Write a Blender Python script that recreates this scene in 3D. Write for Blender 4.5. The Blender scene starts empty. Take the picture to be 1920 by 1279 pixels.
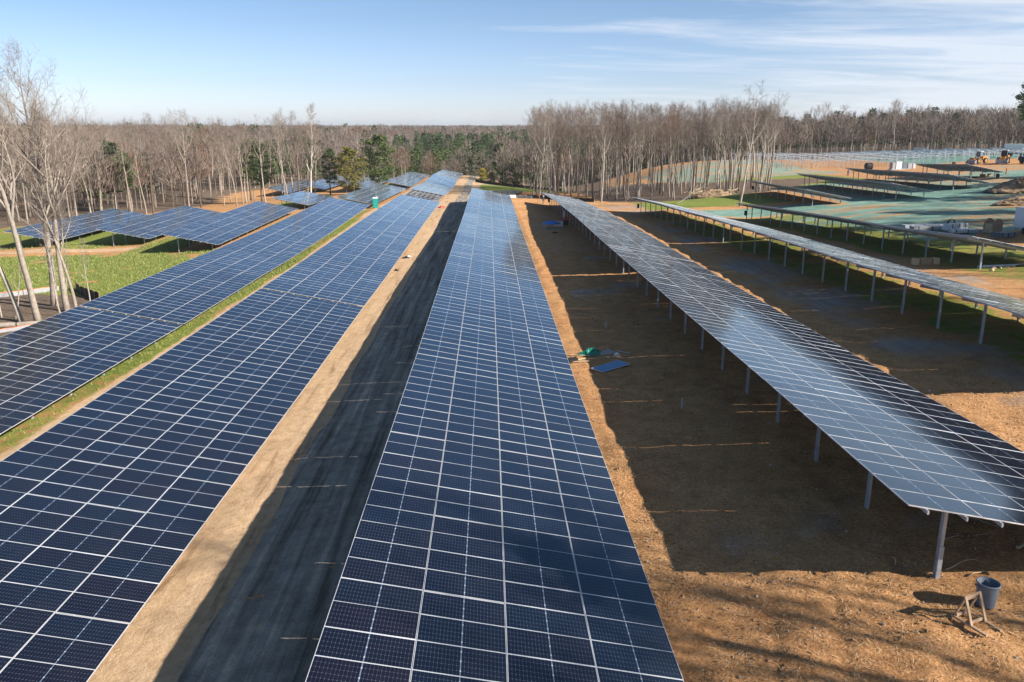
import bpy, math, random
import numpy as np
from mathutils import Matrix, Vector
random.seed(7)
R = math.radians
scene = bpy.context.scene
COL = scene.collection

# ------------------------------------------------------------------ helpers
def tag(o, label=None, cat=None, group=None, kind=None):
    if label: o['label'] = label
    if cat: o['category'] = cat
    if group: o['group'] = group
    if kind: o['kind'] = kind
    return o

def empty(name, loc, label=None, cat=None, group=None):
    o = bpy.data.objects.new(name, None)
    o.empty_display_size = .3
    o.location = loc
    COL.objects.link(o)
    return tag(o, label, cat, group)

class MB:
    """collects polygons; build() links them as one mesh object"""
    def __init__(s): s.v = []; s.f = []; s.m = []; s.uv = None
    def poly(s, pts, m=0):
        b = len(s.v); s.v.extend([tuple(p) for p in pts]); s.f.append(tuple(range(b, b + len(pts)))); s.m.append(m)
    def box(s, c, d, rot=None, m=0, taper=1.0):
        x, y, z = [k / 2 for k in d]
        P = []
        for sz, t in ((-z, 1.0), (z, taper)):
            for sx, sy in ((-x, -y), (x, -y), (x, y), (-x, y)):
                p = Vector((sx * t, sy * t, sz))
                if rot is not None: p = rot @ p
                P.append(p + Vector(c))
        b = len(s.v); s.v.extend([tuple(p) for p in P])
        for f in ((3, 2, 1, 0), (4, 5, 6, 7), (0, 1, 5, 4), (1, 2, 6, 5), (2, 3, 7, 6), (3, 0, 4, 7)):
            s.f.append(tuple(b + i for i in f)); s.m.append(m)
    def bar(s, a, b, w, h, m=0):
        a, b = Vector(a), Vector(b); d = b - a
        q = d.to_track_quat('Y', 'Z').to_matrix()
        s.box((a + b) / 2, (w, d.length, h), q, m)
    def tube(s, pts, rad, n=6, m=0, cap=True):
        pts = [Vector(p) for p in pts]
        if not hasattr(rad, '__len__'): rad = [rad] * len(pts)
        b = len(s.v); k = len(pts)
        for i, p in enumerate(pts):
            d = (pts[min(i + 1, k - 1)] - pts[max(i - 1, 0)])
            if d.length < 1e-9: d = Vector((0, 0, 1))
            d.normalize()
            u = d.orthogonal() if abs(d.z) < .9 else Vector((1, 0, 0)).cross(d)
            if abs(d.z) < .9: u = d.cross(Vector((0, 0, 1)))
            u.normalize(); w = d.cross(u)
            for j in range(n):
                a = 2 * math.pi * j / n
                s.v.append(tuple(p + (u * math.cos(a) + w * math.sin(a)) * rad[i]))
        for i in range(k - 1):
            for j in range(n):
                j2 = (j + 1) % n
                s.f.append((b + i * n + j, b + i * n + j2, b + (i + 1) * n + j2, b + (i + 1) * n + j)); s.m.append(m)
        if cap:
            s.f.append(tuple(b + j for j in range(n))[::-1]); s.m.append(m)
            s.f.append(tuple(b + (k - 1) * n + j for j in range(n))); s.m.append(m)
    def lathe(s, prof, n=24, c=(0, 0, 0), m=0, axis='Z'):
        b = len(s.v); k = len(prof)
        for r, z in prof:
            for j in range(n):
                a = 2 * math.pi * j / n
                p = (r * math.cos(a), r * math.sin(a), z)
                if axis == 'X': p = (p[2], p[0], p[1])
                if axis == 'Y': p = (p[0], p[2], p[1])
                s.v.append((p[0] + c[0], p[1] + c[1], p[2] + c[2]))
        for i in range(k - 1):
            for j in range(n):
                j2 = (j + 1) % n
                s.f.append((b + i * n + j, b + i * n + j2, b + (i + 1) * n + j2, b + (i + 1) * n + j)); s.m.append(m)
    def mesh(s, name, mats, smooth=False):
        me = bpy.data.meshes.new(name)
        me.from_pydata(s.v, [], s.f)
        for m in (mats if isinstance(mats, (list, tuple)) else [mats]): me.materials.append(m)
        if any(s.m): me.polygons.foreach_set('material_index', s.m)
        if smooth: me.polygons.foreach_set('use_smooth', [True] * len(s.f))
        me.update()
        return me
    def build(s, name, mats, parent=None, smooth=False, loc=(0, 0, 0)):
        o = bpy.data.objects.new(name, s.mesh(name, mats, smooth))
        o.location = loc
        if parent: o.parent = parent
        COL.objects.link(o)
        return o

def obj(name, me, parent=None, loc=(0, 0, 0), mat=None):
    o = bpy.data.objects.new(name, me)
    if mat is not None: o.matrix_local = mat
    else: o.location = loc
    if parent: o.parent = parent
    COL.objects.link(o)
    return o

# ------------------------------------------------------------------ value noise
def _h(i, j, s):
    n = (i * 374761393 + j * 668265263 + s * 2147483647) & 0xffffffff
    n = ((n ^ (n >> 13)) * 1274126177) & 0xffffffff
    return ((n ^ (n >> 16)) & 0xffff) / 65535.0
def vnoise(x, y, s=0):
    x = np.asarray(x, float); y = np.asarray(y, float)
    i = np.floor(x).astype(np.int64); j = np.floor(y).astype(np.int64)
    u = x - i; v = y - j; u = u * u * (3 - 2 * u); v = v * v * (3 - 2 * v)
    return (_h(i, j, s) * (1 - u) + _h(i + 1, j, s) * u) * (1 - v) + (_h(i, j + 1, s) * (1 - u) + _h(i + 1, j + 1, s) * u) * v
def fbm(x, y, s=0, o=3):
    a = 0; t = 0; w = 1.
    for k in range(o):
        a = a + w * vnoise(x * 2 ** k, y * 2 ** k, s + k); t += w; w *= .5
    return a / t
def sst(a, b, x):
    t = np.clip((x - a) / (b - a), 0, 1); return t * t * (3 - 2 * t)
def inpoly(x, y, poly):
    x = np.asarray(x, float); y = np.asarray(y, float); c = np.zeros(x.shape, bool); n = len(poly)
    for k in range(n):
        x1, y1 = poly[k]; x2, y2 = poly[(k + 1) % n]
        t = ((y1 > y) != (y2 > y)) & (x < (x2 - x1) * (y - y1) / ((y2 - y1) if y2 != y1 else 1e-9) + x1)
        c ^= t
    return c

# ------------------------------------------------------------------ the rows: x of the high edge, profile (y, z of the high edge)
ROWS={ # left edge x : profile (y, z of high edge)
'C':(-3.8,[(5,-10.66),(15,-10.84),(40,-11.25),(65,-11.45),(93,-11.85),(122,-12.35),(150,-12.4),(179,-12.75)]),
'R1':(11.06,[(19.24,-9.67),(30,-9.83),(42,-10.08),(60,-10.42),(78,-10.75),(104,-11.1),(133,-11.8),(175,-13.4)]),
'R2':(25.8,[(33,-8.65),(43.6,-8.9),(60,-9.35),(78,-9.75),(98,-10.3),(110,-10.8),(124,-11.2),(150,-12.3)]),
'R3':(40.5,[(66.5,-8.83),(78,-9.5),(94,-10.1),(117,-11.1),(133,-11.95)]),
'R4':(55.2,[(141,-10.4),(176,-10.9)]),'R5':(70,[(141,-9.3),(186,-10.1)]),'R6':(84.7,[(149,-8.3),(194,-9.3)]),'R7':(99.4,[(168.5,-7.4),(191,-8.2)]),
'L1':(-18.6,[(8,-11.98),(18,-12.08),(27,-12.2),(45,-12.45),(65,-12.6),(78,-12.8),(100,-12.9),(130,-13.1),(172,-13.6),(192,-13.8),(235,-15.1),(275,-15.0),(330,-16.3)]),
'L2':(-33.4,[(20,-13.3),(39,-13.6),(54,-13.8),(65,-14.0),(88,-14.2),(100,-14.4),(126,-14.5),(172,-14.2),(178,-14.6),(250,-16.4),(265,-16.8),(350,-18.0)]),
'L3':(-48.2,[(120,-15.1),(172,-14.8),(180,-15.0),(212,-15.8),(265,-17.5),(350,-19.6)]),
'L4':(-63,[(131,-15.7),(170,-15.6),(275,-18.4),(345,-19.2)]),
'L5':(-77.8,[(131,-16.0),(170,-16.1),(285,-20.4),(350,-21)]),
}
EXTRA=[(-45,70,-17),(-45,40,-16.6),(-42,15,-16.2),(-60,95,-18.0),(-80,100,-18.8),(-100,140,-19.5),(-70,60,-18),(-110,90,-20),(-100,20,-19),(-15,-10,-14.4),(-2,-15,-13.6),(15,5,-12.7),(13.5,17,-12.75),(30,10,-11.3),(30,-15,-11),(45,20,-10.6),(55,50,-10.6),(65,75,-10.8),(60,100,-11.6),(60,125,-12.6),(75,125,-12),(80,100,-10.8),(95,130,-10.5),(110,150,-9.5),(118,175,-9.6),(75,50,-9.6),(90,80,-9.4),(60,-10,-9.5),
(4,195,-16.2),(-8,230,-17.2),(-8,280,-17.6),(-8,335,-18.8),(3,222,-17.7),(8,245,-17.6),(20,200,-17.2),(25,250,-19),(35,185,-16.6),(50,185,-15.3),(50,220,-15.5),(70,225,-13.8),(30,300,-27),(0,380,-30),(40,380,-31),(20,480,-30),(-40,420,-27),(-90,420,-24),
(90,230,-12.6),(110,250,-12.2),(150,255,-9.5),(130,220,-9.6),(170,257,-8.6),(150,300,-10.8),(200,330,-10.5),(120,330,-13),(60,320,-16),(60,280,-14.5),(100,380,-15),(220,400,-12),(160,190,-7.5),(200,250,-7.5),(250,300,-8),(120,480,-18),
(-110,200,-20.5),(-110,280,-22),(-150,220,-21),(-150,150,-20.5),(-200,350,-22),(-200,100,-21),(-250,250,-22),(-300,500,-22)]
W, UX, UZ = 8.4, .982, -.19
def _ctrl():
    P = []
    for k, (x, pr) in ROWS.items():
        ys = [p[0] for p in pr]; zs = [p[1] for p in pr]
        n = max(2, int((ys[-1] - ys[0]) / 14) + 1)
        for y in np.linspace(ys[0], ys[-1], n):
            z = np.interp(y, ys, zs); P.append((x + 1.85, y, z - 3.0)); P.append((x + 8.25, y, z - 2.5))
    P += EXTRA
    for a in np.linspace(0, 2 * np.pi, 14)[:-1]: P.append((900 * np.cos(a), 250 + 900 * np.sin(a), -22))
    return np.array(P, float)
_P = _ctrl(); _S = 100.
def _U(r2): return np.where(r2 > 0, r2 * np.log(r2 + 1e-12), 0)
def _solve():
    X = _P[:, :2] / _S; n = len(X)
    K = _U(((X[:, None] - X[None]) ** 2).sum(-1)) + 2e-4 * np.eye(n)
    Q = np.c_[np.ones(n), X]
    return np.linalg.solve(np.block([[K, Q], [Q.T, np.zeros((3, 3))]]), np.r_[_P[:, 2], 0, 0, 0])
_w = _solve()
def gz(x, y):
    x = np.asarray(x, float); y = np.asarray(y, float); sh = x.shape; X = np.c_[x.ravel(), y.ravel()] / _S
    out = np.empty(len(X)); C = _P[:, :2] / _S
    for i in range(0, len(X), 20000):
        Z = X[i:i + 20000]; out[i:i + 20000] = _U(((Z[:, None] - C[None]) ** 2).sum(-1)) @ _w[:-3] + _w[-3] + Z @ _w[-2:]
    out = out.reshape(sh); r = np.hypot(x, y - 250); t = sst(500, 850, r)
    return out * (1 - t) - 22 * t
def rough(x, y):
    """small unevenness of the worked soil"""
    near = np.clip(1.3 - np.hypot(x, y) / 220, .15, 1)
    a = (fbm(x * .9, y * .9, 11, 3) - .5) * .16 + (fbm(x * .22, y * .22, 5, 2) - .5) * .12
    mound = np.exp(-((x - 5.3) / .55) ** 2) * (fbm(x * .8, y * .55, 21, 2) - .2) * (.12 + .14 * sst(50, 90, y))   # windrow of dug soil along the trench
    mound = mound + np.exp(-((x - 20.6) / .7) ** 2) * (fbm(x * .8, y * .4, 22, 2) - .2) * .45
    a = a + (fbm(x * 2.6, y * 2.6, 71, 3) - .5) * .085 * (1 - sst(32, 60, y)) * (.35 + 1.3 * sst(.4, .65, vnoise(x * .45, y * .45, 72)))
    for k, off in enumerate((0., 1.75, 4.1, 5.85)):        # wheel ruts with cleat marks across the open soil
        c = 7.2 + off + .16 * (y - 17) + .35 * np.sin(y * .35 + k // 2)
        d = np.abs(x - c); w = np.exp(-(d / .20) ** 4) * sst(9, 12, y) * (1 - sst(21, 25, y)) * sst(.35, .55, vnoise(x * .3, y * .3, 73 + k))
        a = a - w * (.045 + .022 * np.sin((y + np.abs(x - c) * .8) * 21)) + np.exp(-((d - .30) / .09) ** 2) * .03 * w.clip(0, 1)
    return a * near + mound * near
def g(x, y): return float(gz(np.array([x]), np.array([y]))[0] + rough(np.array([x]), np.array([y]))[0])

# ------------------------------------------------------------------ materials
def newmat(name):
    m = bpy.data.materials.new(name); m.use_nodes = True
    nt = m.node_tree; nt.nodes.clear()
    out = nt.nodes.new('ShaderNodeOutputMaterial'); b = nt.nodes.new('ShaderNodeBsdfPrincipled')
    nt.links.new(b.outputs[0], out.inputs[0])
    return m, nt, b
def N(nt, t, **k):
    n = nt.nodes.new(t)
    for a, v in k.items():
        if a.startswith('i_'):
            n.inputs[a[2:].replace('_', ' ')].default_value = v
        else: setattr(n, a, v)
    return n
def math_(nt, op, a, b=None, c=None):
    n = nt.nodes.new('ShaderNodeMath'); n.operation = op
    for i, v in enumerate((a, b, c)):
        if v is None: continue
        if isinstance(v, (int, float)): n.inputs[i].default_value = v
        else: nt.links.new(v, n.inputs[i])
    return n.outputs[0]
def mixc(nt, fac, a, b, mode='MIX'):
    n = nt.nodes.new('ShaderNodeMix'); n.data_type = 'RGBA'; n.blend_type = mode
    for s, v in ((0, fac), (6, a), (7, b)):
        if isinstance(v, (int, float)): n.inputs[s].default_value = v
        elif isinstance(v, tuple): n.inputs[s].default_value = (*v, 1) if len(v) == 3 else v
        else: nt.links.new(v, n.inputs[s])
    return n.outputs[2]
def ramp(nt, fac, stops):
    n = nt.nodes.new('ShaderNodeValToRGB'); e = n.color_ramp.elements
    while len(e) < len(stops): e.new(.5)
    for i, (p, c) in enumerate(stops):
        e[i].position = p; e[i].color = (*c, 1) if len(c) == 3 else c
    nt.links.new(fac, n.inputs[0]); return n.outputs[0]
def noise(nt, vec, scale, detail=4, rough=.6, dist=0):
    n = N(nt, 'ShaderNodeTexNoise'); n.inputs['Scale'].default_value = scale; n.inputs['Detail'].default_value = detail
    n.inputs['Roughness'].default_value = rough; n.inputs['Distortion'].default_value = dist
    if vec is not None: nt.links.new(vec, n.inputs['Vector'])
    return n.outputs['Fac']
def stain(name, col, rough=.7, metal=0., var=.25, scale=3., bump=0., spec=.5):
    """one plain material with uneven tone and wear"""
    m, nt, b = newmat(name)
    tc = N(nt, 'ShaderNodeTexCoord')
    f = noise(nt, tc.outputs['Object'], scale, 5, .65)
    c = mixc(nt, 1.0, (*col,), ramp(nt, f, [(.25, (1 - var,) * 3), (.75, (1 + var * .4,) * 3)]), 'MULTIPLY')
    nt.links.new(c, b.inputs['Base Color'])
    b.inputs['Roughness'].default_value = rough; b.inputs['Metallic'].default_value = metal
    b.inputs['Specular IOR Level'].default_value = spec
    if bump:
        bp = N(nt, 'ShaderNodeBump'); bp.inputs['Strength'].default_value = bump; bp.inputs['Distance'].default_value = .02
        nt.links.new(noise(nt, tc.outputs['Object'], scale * 6, 4), bp.inputs['Height']); nt.links.new(bp.outputs[0], b.inputs['Normal'])
    return m

def ground_material():
    m, nt, b = newmat('soil_and_grass')
    geo = N(nt, 'ShaderNodeNewGeometry'); pos = geo.outputs['Position']
    zone = N(nt, 'ShaderNodeVertexColor', layer_name='zone')
    sep = N(nt, 'ShaderNodeSeparateColor'); nt.links.new(zone.outputs['Color'], sep.inputs[0])
    zone2 = N(nt, 'ShaderNodeVertexColor', layer_name='zone2')
    sep2 = N(nt, 'ShaderNodeSeparateColor'); nt.links.new(zone2.outputs['Color'], sep2.inputs[0])
    n_big = noise(nt, pos, .12, 4, .6); n_mid = noise(nt, pos, 1.1, 5, .65); n_fine = noise(nt, pos, 9, 5, .75); n_px = noise(nt, pos, 34, 3, .7)
    mp = N(nt, 'ShaderNodeMapping'); mp.inputs['Scale'].default_value = (.9, .07, .5); nt.links.new(pos, mp.inputs[0])
    n_track = noise(nt, mp.outputs[0], 1.6, 4, .6, .4)
    def mask(w, n, k=.55):   # ragged edge between two covers
        return ramp(nt, math_(nt, 'ADD', w, math_(nt, 'MULTIPLY', math_(nt, 'SUBTRACT', n, .5), k)), [(.40, (0, 0, 0)), (.60, (1, 1, 1))])
    # dry soil with straw
    soil = ramp(nt, n_fine, [(.25, (.20, .105, .050)), (.40, (.43, .235, .105)), (.53, (.58, .335, .16)), (.70, (.71, .46, .25)), (.88, (.82, .62, .40))])
    soil = mixc(nt, .75, soil, ramp(nt, n_mid, [(.25, (.50, .42, .38)), (.5, (.92, .9, .88)), (.75, (1.25, 1.22, 1.2))]), 'MULTIPLY')
    soil = mixc(nt, .75, soil, ramp(nt, n_px, [(.3, (.50, .46, .42)), (.5, (1, 1, 1)), (.68, (1.45, 1.42, 1.35))]), 'MULTIPLY')
    soil = mixc(nt, .5, soil, ramp(nt, n_big, [(.3, (.85, .70, .60)), (.7, (1.1, 1.1, 1.05))]), 'MULTIPLY')
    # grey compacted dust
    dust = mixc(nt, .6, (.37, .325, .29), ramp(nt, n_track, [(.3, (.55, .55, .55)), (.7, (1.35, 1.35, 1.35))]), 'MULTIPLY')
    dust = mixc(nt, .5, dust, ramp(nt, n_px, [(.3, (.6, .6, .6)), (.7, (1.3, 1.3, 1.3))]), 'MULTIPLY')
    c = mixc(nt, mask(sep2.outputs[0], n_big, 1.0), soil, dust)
    # pale smooth clay
    clay = mixc(nt, .7, (.66, .47, .295), ramp(nt, noise(nt, pos, 2.4, 6, .7), [(.3, (.62, .56, .50)), (.55, (1, 1, 1)), (.8, (1.12, 1.12, 1.12))]), 'MULTIPLY')
    clay = mixc(nt, .85, clay, ramp(nt, n_track, [(.30, (.45, .36, .30)), (.42, (.92, .9, .88)), (.7, (1.1, 1.1, 1.1))]), 'MULTIPLY')
    c = mixc(nt, mask(sep2.outputs[1], n_mid, .35), c, clay)
    # red clay
    red = mixc(nt, .7, (.42, .235, .14), ramp(nt, n_mid, [(.3, (.5, .5, .5)), (.6, (1.1, 1.1, 1.1))]), 'MULTIPLY')
    c = mixc(nt, mask(sep2.outputs[2], n_mid, .8), c, red)
    # leaf litter under the trees
    lit = ramp(nt, noise(nt, pos, 3, 6, .8), [(.3, (.06, .045, .034)), (.5, (.165, .122, .09)), (.72, (.32, .24, .175))])
    c = mixc(nt, mask(sep.outputs[2], n_mid, .5), c, lit)
    # young grass
    gr = ramp(nt, noise(nt, pos, 2.2, 6, .75), [(.25, (.085, .135, .022)), (.5, (.20, .255, .052)), (.75, (.40, .38, .13))])
    gr = mixc(nt, .6, gr, ramp(nt, n_big, [(.3, (.75, .85, .8)), (.7, (1.25, 1.1, 1.0))]), 'MULTIPLY')
    c = mixc(nt, mask(sep.outputs[0], n_mid, 1.0), c, gr)
    # blue-green hydroseed mulch
    mph = N(nt, 'ShaderNodeMapping'); mph.inputs['Scale'].default_value = (.22, .9, .5); mph.inputs['Rotation'].default_value = (0, 0, .25); nt.links.new(pos, mph.inputs[0])
    n_hy = noise(nt, mph.outputs[0], 1.0, 6, .75, .6)
    hy = ramp(nt, n_hy, [(.22, (.09, .13, .11)), (.40, (.12, .25, .21)), (.57, (.23, .37, .31)), (.76, (.50, .57, .49))])
    c = mixc(nt, mask(sep.outputs[1], n_hy, 1.1), c, hy)
    nt.links.new(c, b.inputs['Base Color'])
    b.inputs['Roughness'].default_value = .95; b.inputs['Specular IOR Level'].default_value = .15
    b1 = N(nt, 'ShaderNodeBump'); b1.inputs['Strength'].default_value = .9; b1.inputs['Distance'].default_value = .10
    hsum = math_(nt, 'ADD', math_(nt, 'MULTIPLY', n_mid, 1.2), math_(nt, 'ADD', math_(nt, 'MULTIPLY', n_fine, .8), math_(nt, 'MULTIPLY', n_px, .35)))
    nt.links.new(hsum, b1.inputs['Height']); nt.links.new(b1.outputs[0], b.inputs['Normal'])
    return m

def glass_material():
    m, nt, b = newmat('solar_glass')
    uv = N(nt, 'ShaderNodeUVMap', uv_map='uv'); sx = N(nt, 'ShaderNodeSeparateXYZ'); nt.links.new(uv.outputs[0], sx.inputs[0])
    u, v = sx.outputs[0], sx.outputs[1]
    oi = N(nt, 'ShaderNodeObjectInfo'); at = N(nt, 'ShaderNodeAttribute', attribute_name='rnd')
    rnd = math_(nt, 'FRACT', math_(nt, 'ADD', oi.outputs['Random'], at.outputs['Fac']))
    base = ramp(nt, rnd, [(0, (.0040, .0055, .014)), (.35, (.0042, .0075, .018)), (.6, (.0035, .0095, .023)), (.8, (.0060, .0055, .013)), (1, (.0038, .010, .025))])
    def line(x, n, w):   # 1 close to a multiple of 1/n
        f = math_(nt, 'FRACT', math_(nt, 'MULTIPLY', x, n)); f = math_(nt, 'ABSOLUTE', math_(nt, 'SUBTRACT', f, .5))
        return math_(nt, 'GREATER_THAN', f, .5 - w)
    lu = line(u, 24, .055); lv = line(v, 6, .035)
    grid = math_(nt, 'MAXIMUM', lu, lv)
    c = mixc(nt, math_(nt, 'MULTIPLY', grid, .50), base, (.040, .050, .080))
    cr = math_(nt, 'MULTIPLY', line(u, 24, .10), line(v, 6, .07))
    c = mixc(nt, cr, c, (.10, .115, .15))
    mid = math_(nt, 'LESS_THAN', math_(nt, 'ABSOLUTE', math_(nt, 'SUBTRACT', u, .5)), .0065)
    c = mixc(nt, mid, c, (.13, .18, .27))
    dash = math_(nt, 'MULTIPLY', math_(nt, 'LESS_THAN', math_(nt, 'ABSOLUTE', math_(nt, 'SUBTRACT', u, .5)), .0080), line(math_(nt, 'ADD', v, .166), 3, .075))
    c = mixc(nt, dash, c, (.42, .45, .50))
    # coated glass: dark cells under a clear face whose mirror image is slightly blue
    geo = N(nt, 'ShaderNodeNewGeometry'); dn_ = noise(nt, geo.outputs['Position'], 1.7, 5, .7)
    c = mixc(nt, math_(nt, 'MULTIPLY', math_(nt, 'MULTIPLY', dn_, dn_), math_(nt, 'ADD', .012, math_(nt, 'MULTIPLY', u, .035))), c, (.42, .36, .30))
    df = N(nt, 'ShaderNodeBsdfDiffuse'); nt.links.new(c, df.inputs[0])
    gl = N(nt, 'ShaderNodeBsdfGlossy'); gl.inputs['Color'].default_value = (.72, .88, 1.0, 1); gl.inputs['Roughness'].default_value = .10
    fz = N(nt, 'ShaderNodeFresnel'); fz.inputs['IOR'].default_value = 1.64
    mx = N(nt, 'ShaderNodeMixShader'); nt.links.new(fz.outputs[0], mx.inputs[0]); nt.links.new(df.outputs[0], mx.inputs[1]); nt.links.new(gl.outputs[0], mx.inputs[2])
    out = [n for n in nt.nodes if n.type == 'OUTPUT_MATERIAL'][0]; nt.links.new(mx.outputs[0], out.inputs[0]); nt.nodes.remove(b)
    return m

M = {}
M['ground'] = ground_material()
M['glass'] = glass_material()
M['alu'] = stain('anodised_aluminium', (.74, .76, .80), .38, .35, .08, 2)
M['galv'] = stain('galvanised_steel', (.50, .56, .63), .45, .45, .3, 5)
M['back'] = stain('panel_backsheet', (.05, .06, .075), .8, 0, .1, 1, 0, .05)
M['bark'] = stain('grey_bark', (.34, .295, .25), .9, 0, .45, 2.5, .4, .2)
M['bark_pale'] = stain('pale_bark', (.43, .385, .33), .9, 0, .45, 1.6, .3, .2)
M['bark_dark'] = stain('dark_bark', (.15, .115, .09), .9, 0, .4, 2.5, .4, .2)
M['twig'] = stain('brown_twigs', (.20, .162, .142), .95, 0, .3, .8, 0, .1)
M['twig_grey'] = stain('grey_twigs', (.27, .225, .19), .95, 0, .3, .8, 0, .1)
M['twig_red'] = stain('russet_twigs', (.20, .12, .085), .95, 0, .3, .8, 0, .1)
M['needles'] = stain('pine_needles', (.10, .14, .048), .8, 0, .5, .7, 0, .2)
M['needles_dark'] = stain('dark_needles', (.052, .084, .036), .8, 0, .5, .7, 0, .2)
M['needles_yellow'] = stain('yellowing_needles', (.17, .16, .04), .8, 0, .4, .7, 0, .2)
M['white'] = stain('white_paint', (.75, .77, .80), .5, 0, .12, 1.5)
M['wood'] = stain('weathered_wood', (.42, .30, .20), .85, 0, .4, 7, .2)
M['pale_wood'] = stain('pale_split_wood', (.62, .47, .30), .85, 0, .3, 7)
M['black'] = stain('black_fabric', (.018, .018, .020), .8, 0, .3, 3)
M['rubber'] = stain('tyre_rubber', (.03, .03, .032), .85, 0, .3, 3)
M['yellow'] = stain('machine_yellow', (.50, .23, .05), .5, 0, .35, 2)
M['teal'] = stain('teal_plastic', (.01, .29, .27), .45, 0, .1, 2)
M['bin'] = stain('blue_grey_plastic', (.13, .17, .225), .45, 0, .18, 3)
M['tarp'] = stain('green_tarp', (.012, .22, .16), .4, 0, .4, 8)
M['blue'] = stain('blue_tarp', (.03, .25, .75), .45, 0, .3, 8)
M['red'] = stain('red_plastic', (.50, .04, .04), .5, 0, .2, 4)
M['orange'] = stain('orange_tape', (.75, .20, .08), .6, 0, .2, 4)
M['stone'] = stain('pale_rock', (.42, .38, .34), .9, 0, .4, 2, .4)
M['skin'] = stain('skin', (.45, .28, .20), .6, 0, .1, 8)
M['navy'] = stain('dark_work_clothes', (.04, .045, .06), .9, 0, .3, 8)
M['jeans'] = stain('blue_jeans', (.04, .08, .15), .9, 0, .3, 8)
M['grey'] = stain('grey_plastic', (.35, .36, .38), .5, 0, .2, 4)

# ------------------------------------------------------------------ ground sheet
def axis(segs):
    out = []
    for a, b, d0, d1 in segs:
        x = a; L = b - a
        while x < b - 1e-6:
            out.append(x); t = (x - a) / L; x += d0 * (1 - t) + d1 * t
    out.append(segs[-1][1]); return np.array(out)
GX = axis([(-5000, -900, 500, 300), (-900, -120, 90, 4), (-120, -40, 3, .9), (-40, -20, .8, .5), (-20, 3, .36, .3), (3, 18, .17, .17), (18, 30, .3, .36), (30, 120, .6, 1.1), (120, 300, 1.3, 8), (300, 900, 10, 80), (900, 5000, 300, 500)])
GY = axis([(-600, -20, 60, 5), (-20, 12, 3, .5), (12, 26, .17, .17), (26, 60, .3, .5), (60, 200, .55, 1.3), (200, 360, 1.3, 4), (360, 900, 6, 40), (900, 6000, 100, 500)])
CLEAR = [(-38, -80), (-38, 83), (-50, 87), (-72, 98), (-104, 118), (-112, 150), (-88, 186), (-84, 250), (-96, 300), (-90, 362), (-20, 368), (2, 345), (6, 262), (24, 243), (27, 188), (60, 176), (84, 200), (84, 212), (56, 226), (44, 258), (46, 330), (160, 338), (185, 300), (192, 262), (215, 225), (180, 170), (125, 118), (92, 78), (62, 44), (56, -80)]
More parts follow.
